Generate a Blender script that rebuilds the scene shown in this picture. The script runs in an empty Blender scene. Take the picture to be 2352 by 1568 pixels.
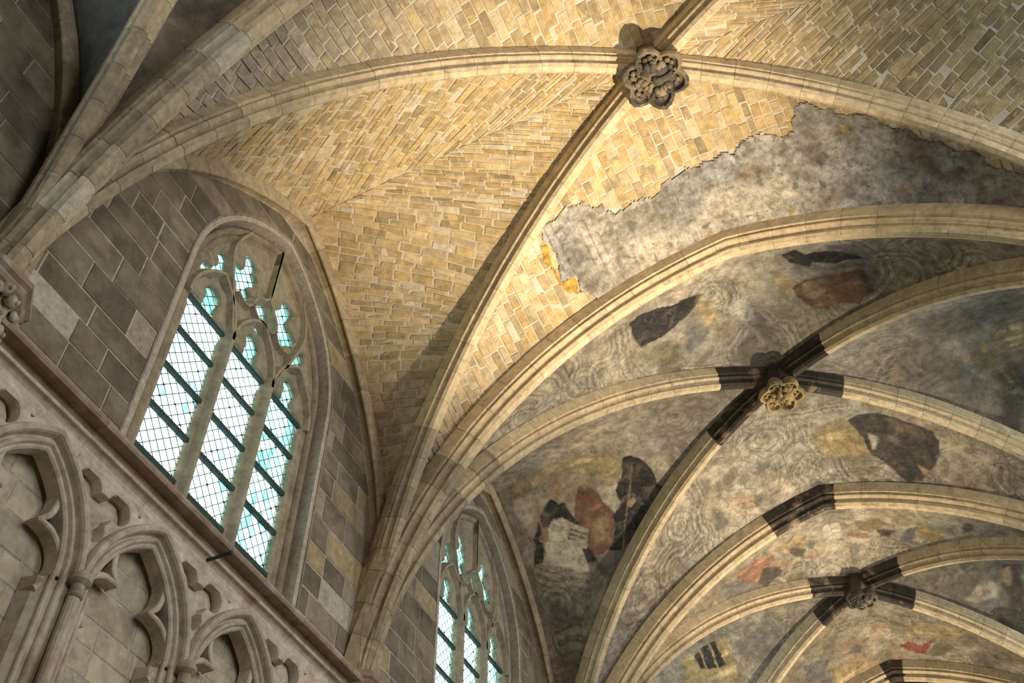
import bpy, math, random
import numpy as np
from mathutils import Matrix, Vector
PI = math.pi
random.seed(7)
SC = bpy.context.scene
COL = SC.collection

# ------------------------------------------------------------------ camera, sky, lights, exposure
CAM_LOC = (0.4948, 0.0, 0.0)
CAM_F = 2340.47
CAM_R = [[0.9124599, 0.4090421, -0.0100728], [-0.3183652, 0.6942905, -0.6454489], [-0.2570223, 0.5921530, 0.7637371]]
cam_data = bpy.data.cameras.new('camera')
cam_data.sensor_fit = 'HORIZONTAL'
cam_data.sensor_width = 36.0
cam_data.lens = CAM_F / 2352.0 * 36.0
cam_data.clip_end = 300.0
cam = bpy.data.objects.new('camera', cam_data)
COL.objects.link(cam)
M = Matrix(CAM_R).transposed()          # columns: image right, image down, forward in world axes
rgt, dwn, fwd = M.col[0], M.col[1], M.col[2]
rot = Matrix((rgt, -dwn, -fwd)).transposed()
cam.matrix_world = Matrix.Translation(CAM_LOC) @ rot.to_4x4()
SC.camera = cam

world = bpy.data.worlds.new('overcast_sky')
SC.world = world
world.use_nodes = True
wn = world.node_tree.nodes
bg = wn['Background']
bg.inputs[0].default_value = (0.80, 0.97, 1.0, 1)
bg.inputs[1].default_value = 3.2

def lamp(name, kind, loc, target, power, color, size=0.3, size_y=None, spot=None, blend=0.6):
    d = bpy.data.lights.new(name, kind)
    d.energy = power
    d.color = color
    if kind == 'AREA':
        d.size = size
        if size_y:
            d.shape = 'RECTANGLE'
            d.size_y = size_y
    else:
        d.shadow_soft_size = size
    if spot:
        d.spot_size = math.radians(spot)
        d.spot_blend = blend
    o = bpy.data.objects.new(name, d)
    COL.objects.link(o)
    o.location = loc
    v = Vector(target) - Vector(loc)
    o.rotation_euler = v.to_track_quat('-Z', 'Y').to_euler()
    return o

WARM = (1.0, 0.81, 0.55)
# floodlights on the ledge of the wall across the nave, one to a bay, thrown up at the vault
lamp('floodlight', 'SPOT', (2.6, 8.8, 0.5), (-1.6, 6.8, 12.0), 10800, WARM, 0.14, spot=42, blend=1.0)
lamp('floodlight', 'SPOT', (2.6, 15.9, 0.5), (-0.9, 13.6, 11.9), 6600, WARM, 0.14, spot=43, blend=1.0)
lamp('floodlight', 'SPOT', (2.6, 22.0, 0.5), (-0.9, 19.4, 11.9), 6600, WARM, 0.14, spot=46, blend=1.0)
# daylight arriving through the windows of the wall across the nave
for yy in (0.0, 6.0, 12.1, 18.1):
    lamp('window_daylight', 'AREA', (5.15, yy, 8.2), (-5.0, yy + 0.3, 3.4), 200, (1.0, 0.94, 0.86), 2.2, 4.0)
# added fill lamp standing in for daylight bounced off the nave floor
lamp('floor_fill', 'AREA', (0.0, 9.0, -5.4), (0.0, 9.0, 5.0), 95, (1.0, 0.88, 0.74), 9.0, 26.0)

SC.view_settings.view_transform = 'Standard'
SC.view_settings.look = 'None'
SC.view_settings.gamma = 1.0
SC.view_settings.exposure = 0.0
SC.view_settings.use_curve_mapping = False
SC.render.film_transparent = False
SC.cycles.max_bounces = 6
SC.cycles.diffuse_bounces = 4
SC.cycles.transparent_max_bounces = 12
# CORE-BEGIN  (plain numpy geometry of the vault)
def unit(v):
    v = np.asarray(v, float)
    return v / np.linalg.norm(v)

class Arc:
    """circular arc in a vertical plane from the springer P up to the crown Q; off moves it outward (up)"""
    def __init__(self, P, Q, b):
        P = np.array(P, float); Q = np.array(Q, float)
        h = Q - P
        self.e = unit([h[0], h[1], 0.0])
        c = np.linalg.norm(h)
        u = h / c
        n = np.array([-self.e[0] * u[2], -self.e[1] * u[2], math.hypot(u[0], u[1])])
        s = b * c / 2
        self.R = (c * c / 4 + s * s) / (2 * s)
        self.C = (P + Q) / 2 + n * (s - self.R)
        hf = math.asin(min(1.0, c / 2 / self.R))
        # angle measured in (e, z) plane
        def ang(p):
            d = p - self.C
            return math.atan2(d[2], d @ self.e)
        self.a0, self.a1 = ang(P), ang(Q)
        if self.a0 < 0: self.a0 += 2 * PI
        self.P, self.Q = P, Q
        self.len = self.R * abs(self.a1 - self.a0)
    def pt(self, t, off=0.0):
        t = np.asarray(t, float)
        a = self.a0 + (self.a1 - self.a0) * t
        r = self.R + off
        z = np.zeros(a.shape + (3,)) + self.C
        return z + r * (np.cos(a)[..., None] * self.e + np.sin(a)[..., None] * np.array([0, 0, 1.0]))
    def t_at_x(self, off, want):
        """t where the offset arc reaches horizontal run 'want' (measured from P along e)"""
        lo, hi = 0.5, 1.2
        for _ in range(40):
            m = (lo + hi) / 2
            v = (self.pt(m, off) - self.P) @ self.e
            if v < want: lo = m
            else: hi = m
        return m

YS = [2.7617, 8.7981, 14.9412, 21.1019, 27.204]           # lines of the transverse arches
YS = [-3.262] + YS                                          # index m=0 is the one behind the camera
BOSS = {0: (0.0, -0.215, 11.943), 1: (-0.1034, 5.9601, 11.9216), 2: (-0.0266, 11.9333, 11.958), 3: (0.0124, 18.0284, 11.963), 4: (0.0, 24.157, 11.943)}
APEX = {1: (0.0, 2.7617, 11.681), 2: (0.0, 8.7981, 11.559), 3: (-0.007, 14.9412, 11.761), 4: (0.087, 21.1019, 11.769), 5: (0.0, 27.204, 11.68), 0: (0.0, -3.262, 11.68)}
SX, SZ = 5.1734, 5.8286
# bulge of each arc; keys: (side, springer m, boss j) for diagonals, (side, m) for transverse arches
BD = {(-1, 1, 0): .364, (-1, 1, 1): .3595, (1, 2, 1): .4007, (-1, 2, 1): .4191, (1, 1, 1): .3761, (-1, 2, 2): .3734, (1, 3, 2): .4103,
      (-1, 3, 2): .4327, (1, 2, 2): .388, (-1, 3, 3): .3833, (1, 4, 3): .3179, (-1, 4, 3): .3726, (1, 3, 3): .361}
BT = {(-1, 1): .2861, (-1, 2): .3671, (1, 2): .3484, (-1, 3): .3322, (1, 3): .316}
def diag(side, m, j):
    return Arc((side * SX, YS[m], SZ), BOSS[j], BD.get((side, m, j), .3815))
def trans(side, m):
    return Arc((side * SX, YS[m], SZ), APEX[m], BT.get((side, m), .33))
WALLX = 5.36
FORM = {0: (-0.25, 11.81, .38, .38), 1: (6.1027, 11.8631, .3508, .3813), 2: (12.1324, 11.7549, .3807, .4101), 3: (18.1, 11.81, .38, .38), 4: (24.2, 11.81, .38, .38)}
def formeret(side, j, half):
    """half 0: springer j (near), half 1: springer j+1 (far)"""
    y, z, b0, b1 = FORM[j]
    m = j + half
    ys = YS[m] + (0.25 if half == 0 else -0.25)
    return Arc((side * 5.2453, ys, 5.449), (side * 5.2453, y, z), (b0, b1)[half])
HD, HT, HW = 0.30, 0.34, 0.20        # rib depth from nose to web

class Patch:
    """half of a vault cell: between a diagonal rib (u=0) and a transverse arch or the wall arch + ridge (u=1)"""
    def __init__(self, side, j, m, kind):
        self.side, self.j, self.m, self.kind = side, j, m, kind
        self.D = diag(side, m, j)
        B = np.array(BOSS[j], float) + np.array([0, 0, HD])
        self.dB = B - self.D.pt(1.0, HD)
        self.tD1 = 1.0
        if kind == 'transverse':
            self.T = trans(side, m)
            self.tT1 = self.T.t_at_x(HT, abs(self.T.Q[0] - self.T.P[0]))
        else:
            half = 0 if m == j else 1
            self.W = formeret(side, j, half)
            self.tW1 = self.W.t_at_x(HW, abs(self.W.Q[1] - self.W.P[1]))
            self.A = self.W.pt(self.tW1, HW) + np.array([-side * 0.03, 0, 0])
            self.B = B
            self.lW = (self.W.R + HW) * abs(self.W.a1 - self.W.a0) * self.tW1
            self.lR = np.linalg.norm(self.A - B)
            a, b = self.lW, self.lR
            if m == j:
                self.gt = [0, .5405, .618, .718, .866, .919, 1.0]
                self.gl = [0, .755 * a, .90 * a, a + .127 * b, a + .44 * b, a + .635 * b, a + b]
            else:
                self.gt = [0, .412, .48, .5345, .64, .742, .8405, .8915, 1.0]
                self.gl = [0, .5875 * a, .6675 * a, .7525 * a, .955 * a, a + .125 * b, a + .438 * b, a + .636 * b, a + b]
    def other(self, t):
        t = np.asarray(t, float)
        if self.kind == 'transverse':
            return self.T.pt(t * self.tT1, HT)
        L = np.interp(t, self.gt, self.gl)
        tw = np.clip(L / self.lW, 0, 1) * self.tW1
        p = self.W.pt(tw, HW)
        p[..., 0] += -self.side * 0.03
        r = np.clip((L - self.lW) / self.lR, 0, 1)[..., None]
        q = self.A + (self.B - self.A) * r
        q[..., 2] += 0.05 * np.sin(PI * r[..., 0])
        return np.where((L > self.lW)[..., None], q, p)
    def rib(self, t):
        k = np.clip((np.asarray(t, float) - 0.7) / 0.3, 0, 1)
        return self.D.pt(t, HD) + (k * k)[..., None] * self.dB
    def pos(self, t, u):
        t = np.asarray(t, float); u = np.asarray(u, float)
        d = self.rib(t)
        o = self.other(t)
        p = d + (o - d) * u[..., None]
        w = np.linalg.norm(o - d, axis=-1)
        # severies are slightly domed, square to the line between rib and arch
        b = (0.07 if self.kind == 'transverse' else 0.05) * w * np.sin(PI * np.clip(u, 0, 1)) * np.clip(t * 2.5, 0, 1)
        if self.kind != 'transverse':
            b = b * np.interp(t, [0, .45, .6, .75, 1], [.6, 1, .8, .25, 0.0])
        nrm = self.out(t)
        return p + nrm * b[..., None]
    def out(self, t):
        """outward (away from the nave) direction"""
        d = self.D.pt(t, HD)
        n = d - self.D.C
        n = n / np.linalg.norm(n, axis=-1, keepdims=True)
        if self.kind == 'transverse':
            v = self.T.pt(t * self.tT1, HT) - self.T.C
        else:
            v = np.zeros_like(n); v[..., 2] = 1.0; v = v + n * 0.6
        v = v / np.linalg.norm(v, axis=-1, keepdims=True)
        s = n + v
        k = np.clip((np.asarray(t, float) - 0.6) / 0.4, 0, 1)[..., None]
        s = s / np.linalg.norm(s, axis=-1, keepdims=True) * (1 - k) + np.array([0, 0, 1.0]) * k
        return s / np.linalg.norm(s, axis=-1, keepdims=True)
    def width(self, t):
        return float(np.linalg.norm(self.other(np.array(t)) - self.D.pt(np.array(t), HD)))
# CORE-END
STROKES = [('2near', [(1.54, 9.32), (1.71, 9.43), (1.87, 9.68), (1.95, 9.9), (1.94, 10.2), (1.78, 10.46), (1.55, 10.69)]), ('2near', [(1.89, 9.79), (2.12, 9.77), (2.33, 9.85), (2.44, 10.07), (2.43, 10.32), (2.31, 10.5)]), ('2near', [(-0.22, 10.82), (-0.33, 10.96), (-0.49, 11.07), (-0.53, 11.28), (-0.4, 11.46), (-0.24, 11.65), (-0.01, 11.7), (0.19, 11.65), (0.29, 11.45), (0.29, 11.17), (0.18, 10.99), (0.03, 10.88), (-0.22, 10.82)]), ('2near', [(0.15, 10.61), (0.26, 10.85), (0.42, 10.97), (0.45, 11.16), (0.48, 11.39)]), ('2near', [(-0.47, 9.52), (-0.34, 9.62), (-0.26, 9.85), (-0.24, 10.07), (-0.36, 10.27)]), ('2near', [(-1.33, 10.97), (-1.03, 11.21), (-0.7, 11.33), (-0.49, 11.49), (-0.32, 11.74)]), ('2near', [(1.05, 10.79), (1.11, 10.92), (1.2, 11.06), (1.35, 11.09)]), ('2near', [(2.8, 9.97), (2.91, 9.73), (3.06, 9.7), (3.2, 9.82), (3.45, 9.78)]), ('2near', [(2.29, 9.44), (2.35, 9.69), (2.5, 9.82), (2.58, 10.06)]), ('2near', [(-0.25, 11.11), (-0.07, 11.05), (0.09, 11.18), (0.09, 11.4), (-0.09, 11.49), (-0.23, 11.33)]), ('2near', [(-1.93, 9.39), (-2.0, 9.71), (-2.16, 9.92), (-2.42, 9.84), (-2.55, 10.1), (-2.55, 10.32), (-2.34, 10.52), (-2.14, 10.65), (-1.9, 10.77)]), ('2near', [(-2.66, 9.28), (-2.66, 9.53), (-2.82, 9.69), (-2.84, 9.97), (-2.68, 10.17)]), ('2near', [(-1.86, 9.47), (-2.0, 10.09), (-2.01, 10.4), (-1.89, 10.72), (-1.45, 10.92)]), ('2near', [(-3.78, 9.17), (-3.54, 9.27), (-3.39, 9.35), (-3.27, 9.55)]), ('2near', [(-2.99, 9.17), (-2.85, 9.41), (-2.85, 9.65)]), ('2far', [(-2.14, 14.64), (-2.14, 14.79), (-2.07, 14.94), (-1.93, 14.94), (-1.71, 14.94), (-1.52, 14.94)]), ('2far', [(-2.1, 14.04), (-2.17, 14.23), (-2.14, 14.49), (-2.42, 14.52), (-2.58, 14.53)]), ('2far', [(-0.23, 14.28), (-0.08, 14.32), (0.07, 14.45), (0.09, 14.67), (0.37, 14.68), (0.58, 14.77), (0.87, 14.74), (1.19, 14.73), (1.22, 14.83), (1.01, 14.92)]), ('2far', [(0.47, 14.18), (0.48, 14.43), (0.56, 14.65), (0.79, 14.72), (1.0, 14.63)]), ('2far', [(-0.13, 14.22), (-0.29, 14.37), (-0.21, 14.59), (-0.26, 14.74)]), ('2far', [(1.22, 14.83), (1.43, 14.82), (1.67, 14.64), (1.76, 14.66)]), ('2far', [(2.83, 14.33), (2.75, 14.56), (2.81, 14.68)]), ('2far', [(-1.98, 13.38), (-1.98, 13.82), (-2.13, 14.03)]), ('2far', [(-0.51, 13.85), (-0.5, 14.12), (-0.63, 14.37), (-0.82, 14.43)]), ('2far', [(-1.0, 13.26), (-0.74, 13.13), (-0.44, 13.19), (-0.23, 13.39), (-0.2, 13.63)]), ('2far', [(0.13, 13.41), (0.13, 13.76), (0.24, 14.12)]), ('2far', [(-0.37, 12.92), (0.1, 13.12), (0.58, 13.06), (0.8, 13.07)]), ('2far', [(-2.73, 14.2), (-2.92, 14.26), (-3.05, 14.31), (-3.2, 14.23), (-3.38, 14.25), (-3.55, 14.38), (-3.65, 14.53)]), ('2far', [(-2.58, 14.43), (-2.73, 14.37), (-2.91, 14.43), (-3.0, 14.6)]), ('2far', [(-3.76, 14.52), (-3.54, 14.66), (-3.28, 14.69), (-3.13, 14.72)]), ('2far', [(-2.45, 13.83), (-2.59, 14.02), (-2.49, 14.22)]), ('2right', [(0.56, 12.07), (0.75, 12.05), (0.9, 12.2), (1.02, 12.3), (1.09, 12.54), (1.26, 12.56), (1.42, 12.59), (1.55, 12.42), (1.75, 12.27), (1.88, 12.14)]), ('2right', [(0.47, 12.22), (0.74, 12.3), (0.92, 12.48), (1.13, 12.6), (1.39, 12.71), (1.63, 12.57), (1.8, 12.59)]), ('2right', [(1.91, 12.19), (2.01, 12.5), (2.09, 12.67)]), ('2right', [(2.0, 12.22), (2.09, 12.53)]), ('2right', [(1.95, 12.97), (2.05, 12.81), (2.3, 12.73)]), ('2left', [(-5.03, 13.99), (-4.9, 13.94), (-4.7, 13.99), (-4.64, 14.09), (-4.78, 14.15), (-4.94, 14.09)]), ('2left', [(-4.97, 14.42), (-4.68, 14.39), (-4.48, 14.42), (-4.46, 14.47)]), ('2left', [(-3.94, 14.0), (-4.14, 14.12), (-4.05, 14.22)]), ('2left', [(-5.01, 13.65), (-4.8, 13.79), (-4.42, 13.86), (-4.19, 13.95)]), ('3near', [(-1.43, 16.83), (-1.15, 16.78), (-0.86, 16.85), (-0.71, 16.97)]), ('3near', [(-0.72, 17.23), (-0.72, 17.44), (-0.54, 17.66), (-0.27, 17.76), (-0.09, 17.97)]), ('3near', [(0.51, 17.01), (1.0, 17.08), (1.5, 16.94), (1.73, 16.88)]), ('3near', [(-1.65, 16.92), (-1.38, 16.91), (-1.27, 17.2)]), ('3near', [(0.82, 16.74), (1.04, 16.92), (1.25, 17.05)]), ('3left', [(-1.85, 18.35), (-1.77, 18.55), (-1.72, 18.85), (-1.88, 19.15)]), ('3left', [(-1.54, 18.51), (-1.7, 18.79)]), ('3far', [(0.28, 19.77), (0.03, 19.65), (-0.42, 19.47), (-0.72, 19.42)]), ('3far', [(0.74, 19.64), (1.11, 19.59), (1.48, 19.64)]), ('3far', [(1.3, 20.75), (1.55, 20.77), (1.62, 21.07)]), ('3right', [(1.07, 18.3), (1.14, 18.47), (1.32, 18.54), (1.54, 18.45), (1.7, 18.25), (1.85, 18.29), (1.81, 18.56), (1.68, 18.8), (1.77, 18.95)])]
PAINT = [
    ('1far', 'stain', 0.12, [(1.4, 7.82), (1.58, 7.83), (1.61, 7.95), (1.51, 8.05), (1.39, 7.98)]),
    ('1far', 'stain', 0.03, [(1.42, 8.25), (1.53, 8.31), (1.51, 8.4), (1.43, 8.34)]),
    ('1far', 'brown', 0.2, [(0.63, 7.8), (0.81, 7.81), (0.8, 7.97), (0.62, 8.06), (0.42, 8.05), (0.42, 7.92)]),
    ('1far', 'stain', 0.08, [(0.66, 7.79), (0.76, 7.85), (0.8, 7.97), (0.68, 8.08), (0.68, 7.95)]),
    ('1far', 'brown', 0.25, [(2.56, 7.83), (2.68, 7.82), (2.75, 7.96), (2.66, 8.23), (2.53, 8.22), (2.53, 8.03)]),
    ('1far', 'stain', 0.1, [(2.64, 8.02), (2.77, 8.12), (2.79, 8.3), (2.66, 8.3), (2.59, 8.22)]),
    ('1far', 'blue', 0.05, [(2.83, 8.22), (2.97, 8.2), (2.97, 8.27), (2.83, 8.41), (2.8, 8.37)]),
    ('1far', 'ochre', 0.15, [(1.76, 7.49), (1.92, 7.55), (1.88, 7.69), (1.76, 7.65)]),
    ('1far', 'orange', 0.15, [(2.31, 8.35), (2.44, 8.34), (2.44, 8.47), (2.31, 8.5)]),
    ('1far', 'stain', 0.25, [(-2.16, 7.72), (-1.81, 7.79), (-1.83, 8.1), (-2.11, 8.2), (-2.26, 8.04)]),
    ('1far', 'stain', 0.15, [(-2.07, 8.28), (-1.84, 8.37), (-1.81, 8.56), (-2.05, 8.49)]),
    ('1far', 'brown', 0.2, [(1.36, 8.41), (1.59, 8.39), (1.61, 8.57), (1.36, 8.59)]),
    ('1far', 'white', 0.3, [(0.06, 8.03), (1.0, 8.17), (1.29, 8.43), (0.67, 8.62), (-0.3, 8.45)]),
    ('1far', 'white', 0.3, [(-1.29, 8.15), (-0.49, 8.37), (-0.65, 8.78), (-1.2, 8.72)]),
    ('1far', 'stone', 0.0, [(0.97, 8.47), (1.05, 8.51), (0.95, 8.66), (0.9, 8.63)]),
    ('1far', 'stone', 0.0, [(-0.28, 8.59), (-0.16, 8.54), (-0.07, 8.66), (-0.15, 8.74), (-0.24, 8.66)]),
    ('2near', 'black', 0.01, [(-1.71, 9.47), (-1.53, 9.42), (-1.31, 9.49), (-1.04, 9.63), (-0.89, 9.61), (-0.59, 9.7), (-0.72, 9.85), (-0.89, 9.98), (-1.18, 10.08), (-1.4, 10.13), (-1.65, 10.09), (-1.74, 10.08), (-1.77, 9.73)]),
    ('2near', 'olive', 0.15, [(-1.79, 10.13), (-1.35, 10.28), (-1.17, 10.5), (-1.33, 10.96), (-1.56, 10.86), (-1.79, 10.39)]),
    ('2near', 'blue', 0.06, [(1.27, 9.33), (1.63, 9.39), (1.77, 9.7), (1.88, 10.19), (1.81, 10.43), (1.72, 10.4), (1.69, 10.02), (1.5, 9.92), (1.3, 10.02), (1.3, 9.88), (1.58, 9.77), (1.27, 9.58)]),
    ('2near', 'black', 0.01, [(0.66, 9.41), (0.87, 9.36), (0.98, 9.51), (1.27, 9.51), (1.46, 9.58), (1.6, 9.67), (1.69, 9.79), (1.44, 9.79), (1.33, 9.84), (1.03, 9.72), (0.99, 9.84), (0.74, 9.65)]),
    ('2near', 'ochre', 0.15, [(0.39, 9.92), (0.65, 9.86), (0.76, 10.14), (0.65, 10.32), (0.45, 10.22)]),
    ('2near', 'robe', 0.01, [(0.66, 10.21), (0.94, 10.09), (1.36, 10.06), (1.66, 10.01), (1.72, 10.27), (1.74, 10.52), (1.57, 10.62), (1.52, 10.75), (1.15, 10.69), (1.05, 10.77), (0.86, 10.73), (0.69, 10.46)]),
    ('2near', 'dark', 0.05, [(1.58, 10.04), (1.67, 10.04), (1.74, 10.52), (1.66, 10.57)]),
    ('2near', 'flesh', 0.04, [(0.81, 10.17), (0.97, 10.17), (1.05, 10.42), (0.85, 10.57), (0.74, 10.38)]),
    ('2near', 'stain', 0.1, [(-0.22, 10.84), (0.05, 10.65), (0.21, 11.08), (0.24, 11.5), (-0.1, 11.53), (-0.41, 11.49), (-0.48, 11.23)]),
    ('2near', 'white', 0.06, [(-0.36, 10.27), (-0.01, 10.17), (0.0, 10.37), (-0.18, 10.66), (-0.38, 10.54)]),
    ('2near', 'brown', 0.12, [(-0.64, 10.39), (-0.4, 10.68), (-0.48, 10.88), (-0.69, 10.76)]),
    ('2near', 'ochre', 0.12, [(-0.61, 9.72), (-0.51, 9.94), (-0.56, 10.42), (-0.77, 10.46), (-0.74, 9.98)]),
    ('2near', 'blue', 0.1, [(-1.08, 10.22), (-0.82, 10.08), (-0.71, 10.5), (-0.96, 10.76), (-1.21, 10.78)]),
    ('2left', 'stain', 0.08, [(-4.93, 12.23), (-4.59, 12.17), (-4.52, 12.32), (-4.71, 12.56), (-4.93, 12.72), (-5.01, 12.56)]),
    ('2left', 'ochre', 0.2, [(-5.22, 12.42), (-4.63, 12.19), (-4.21, 12.19), (-3.08, 12.38), (-2.89, 12.56), (-3.12, 12.79), (-3.55, 12.53), (-4.33, 12.45)]),
    ('2left', 'blue', 0.12, [(-4.01, 13.59), (-3.74, 13.85), (-3.29, 13.78), (-3.39, 13.9), (-3.74, 13.92), (-4.13, 13.77)]),
    ('2left', 'cream', 0.08, [(-4.9, 12.5), (-4.57, 12.54), (-4.82, 13.09), (-4.99, 12.93)]),
    ('2left', 'cream', 0.06, [(-3.53, 12.86), (-3.15, 12.89), (-3.21, 13.17), (-3.37, 13.28)]),
    ('2left', 'black', 0.01, [(-4.42, 12.76), (-4.33, 12.73), (-4.24, 12.86), (-4.14, 12.85), (-4.1, 13.05), (-4.0, 13.28), (-4.13, 13.24), (-4.27, 13.06), (-4.44, 13.04), (-4.55, 13.13), (-4.68, 13.09), (-4.68, 13.22), (-4.79, 13.48), (-4.85, 13.54), (-5.03, 13.52), (-4.95, 13.38), (-4.88, 13.32), (-4.89, 13.21), (-4.73, 13.04), (-4.59, 12.89)]),
    ('2left', 'white', 0.015, [(-4.5, 13.07), (-4.27, 13.06), (-4.05, 13.3), (-4.08, 13.49), (-4.05, 13.57), (-4.12, 13.85), (-4.29, 13.82), (-4.46, 13.72), (-4.79, 13.59), (-4.8, 13.46), (-4.65, 13.24)]),
    ('2left', 'black', 0.02, [(-4.12, 13.56), (-4.01, 13.56), (-3.92, 13.75), (-4.09, 13.76), (-4.11, 13.67)]),
    ('2left', 'book', 0.006, [(-4.19, 13.17), (-3.9, 13.35), (-4.04, 13.58), (-4.4, 13.43)]),
    ('2left', 'rust', 0.02, [(-3.79, 12.7), (-3.6, 12.8), (-3.52, 12.93), (-3.51, 13.07), (-3.37, 13.26), (-3.39, 13.35), (-3.54, 13.54), (-3.61, 13.66), (-3.8, 13.72), (-3.96, 13.69), (-4.01, 13.56), (-3.9, 13.35), (-4.02, 13.28), (-4.05, 13.11), (-3.92, 12.86)]),
    ('2left', 'orange', 0.15, [(-3.8, 13.25), (-3.51, 13.32), (-3.66, 13.6), (-3.89, 13.62)]),
    ('2left', 'flesh', 0.02, [(-3.74, 12.58), (-3.58, 12.58), (-3.56, 12.74), (-3.72, 12.78), (-3.75, 12.72)]),
    ('2left', 'black', 0.01, [(-2.9, 12.51), (-2.77, 12.51), (-2.64, 12.6), (-2.55, 12.75), (-2.51, 12.95), (-2.5, 13.11), (-2.35, 13.27), (-2.65, 13.45), (-2.93, 13.57), (-3.17, 13.65), (-3.41, 13.74), (-3.69, 13.7), (-3.57, 13.62), (-3.44, 13.42), (-3.42, 13.3), (-3.21, 13.17), (-3.23, 12.98), (-3.05, 12.8)]),
    ('2left', 'flesh', 0.01, [(-3.09, 13.19), (-2.98, 13.15), (-2.94, 13.21), (-3.06, 13.28), (-3.13, 13.24)]),
    ('2left', 'flesh', 0.01, [(-4.67, 13.12), (-4.56, 13.13), (-4.64, 13.31), (-4.8, 13.27), (-4.78, 13.22)]),
    ('2left', 'flesh', 0.04, [(-4.24, 12.46), (-4.06, 12.47), (-4.07, 12.66), (-4.19, 12.82), (-4.33, 12.73)]),
    ('2left', 'staff', 0.0, [(-4.57, 12.59), (-4.55, 12.59), (-4.69, 13.22), (-4.77, 13.49), (-4.79, 13.48), (-4.72, 13.2)]),
    ('2left', 'staff', 0.0, [(-2.79, 12.66), (-2.78, 12.66), (-3.03, 13.13), (-3.27, 13.48), (-3.41, 13.74), (-3.43, 13.73), (-3.28, 13.47), (-3.05, 13.12)]),
    ('2left', 'stain', 0.12, [(-5.02, 13.97), (-4.8, 13.96), (-4.66, 14.15), (-4.37, 14.21), (-4.34, 14.25), (-4.73, 14.26), (-4.97, 14.15)]),
    ('2left', 'cream', 0.3, [(-4.08, 14.01), (-3.71, 14.07), (-4.31, 14.43), (-4.41, 14.39)]),
    ('2far', 'ochre', 0.15, [(0.23, 13.58), (0.56, 13.38), (0.92, 13.42), (1.05, 13.84), (0.92, 14.23), (0.33, 14.13)]),
    ('2far', 'black', 0.02, [(0.82, 13.42), (1.02, 13.3), (1.28, 13.3), (1.52, 13.4), (1.8, 13.58), (2.02, 13.73), (2.08, 13.96), (2.03, 14.22), (1.91, 14.43), (1.65, 14.71), (1.45, 14.76), (1.32, 14.62), (1.22, 14.45), (1.08, 14.28), (1.0, 14.23), (0.97, 13.87), (0.91, 13.66)]),
    ('2far', 'brown', 0.1, [(1.37, 13.39), (1.8, 13.61), (1.8, 13.8), (1.53, 13.67)]),
    ('2far', 'cream', 0.05, [(1.1, 13.72), (1.2, 13.82), (1.1, 14.09), (1.02, 14.09)]),
    ('2far', 'blue', 0.05, [(1.34, 13.73), (1.5, 13.81), (1.44, 13.99), (1.34, 13.92)]),
    ('2far', 'flesh', 0.06, [(1.67, 14.4), (1.86, 14.48), (1.89, 14.52), (1.75, 14.59)]),
    ('2far', 'brown', 0.12, [(-1.77, 13.56), (-1.24, 13.69), (-1.23, 13.8), (-1.55, 13.91), (-1.77, 13.84)]),
    ('2far', 'brown', 0.1, [(-1.28, 13.29), (-1.06, 13.46), (-1.16, 13.61), (-1.34, 13.57)]),
    ('2far', 'blue', 0.1, [(-0.88, 13.79), (-0.65, 13.9), (-0.75, 14.05), (-0.91, 13.98)]),
    ('2far', 'olive', 0.12, [(-0.7, 14.04), (-0.45, 14.05), (-0.56, 14.3), (-0.73, 14.29)]),
    ('2far', 'orange', 0.15, [(-1.46, 14.17), (-1.12, 14.3), (-1.13, 14.47), (-1.35, 14.5), (-1.5, 14.34)]),
    ('2far', 'blue', 0.1, [(-1.1, 14.33), (-0.89, 14.4), (-1.03, 14.56), (-1.18, 14.52)]),
    ('2far', 'white', 0.1, [(-1.69, 13.39), (-1.41, 13.37), (-1.36, 13.61), (-1.5, 13.79), (-1.73, 13.74)]),
    ('2far', 'white', 0.15, [(-1.26, 13.99), (-0.91, 14.35), (-1.12, 14.3), (-1.43, 14.16)]),
    ('2far', 'stain', 0.1, [(-1.89, 14.17), (-1.63, 14.32), (-1.6, 14.6), (-1.85, 14.47)]),
    ('2far', 'stain', 0.02, [(-0.13, 14.67), (0.02, 14.64), (0.12, 14.75), (0.07, 14.86), (-0.11, 14.81)]),
    ('2far', 'olive', 0.15, [(0.55, 14.19), (0.86, 14.28), (1.02, 14.46), (0.9, 14.64), (0.63, 14.6)]),
    ('2right', 'blue', 0.06, [(2.62, 12.67), (2.79, 12.65), (2.86, 12.78), (2.93, 13.03), (3.02, 13.2), (2.84, 13.19), (2.71, 12.96), (2.57, 13.14), (2.53, 13.01)]),
    ('2right', 'brown', 0.2, [(3.23, 12.57), (3.65, 12.58), (3.52, 12.98), (3.32, 12.96)]),
    ('2right', 'dark', 0.12, [(3.14, 12.89), (3.57, 12.89), (3.25, 13.66), (3.04, 13.62), (3.1, 13.28)]),
    ('2right', 'ochre', 0.25, [(3.25, 12.27), (3.74, 12.23), (3.63, 12.64), (3.33, 12.57)]),
    ('2right', 'staff', 0.01, [(3.08, 12.42), (3.14, 12.44), (3.15, 12.58), (3.34, 13.06), (3.3, 13.06), (3.09, 12.59), (3.04, 12.49)]),
    ('2right', 'brown', 0.06, [(1.66, 12.5), (1.82, 12.45), (1.85, 12.58), (1.63, 12.7)]),
    ('2right', 'stain', 0.3, [(2.22, 11.46), (3.56, 11.54), (3.77, 12.02), (3.02, 12.16), (2.35, 12.2)]),
    ('2right', 'flesh', 0.05, [(2.74, 12.54), (2.82, 12.57), (2.78, 12.7), (2.72, 12.66)]),
    ('3near', 'blue', 0.25, [(-2.32, 15.97), (-1.75, 16.48), (-1.65, 16.92), (-2.06, 16.8), (-2.32, 16.47)]),
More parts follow.
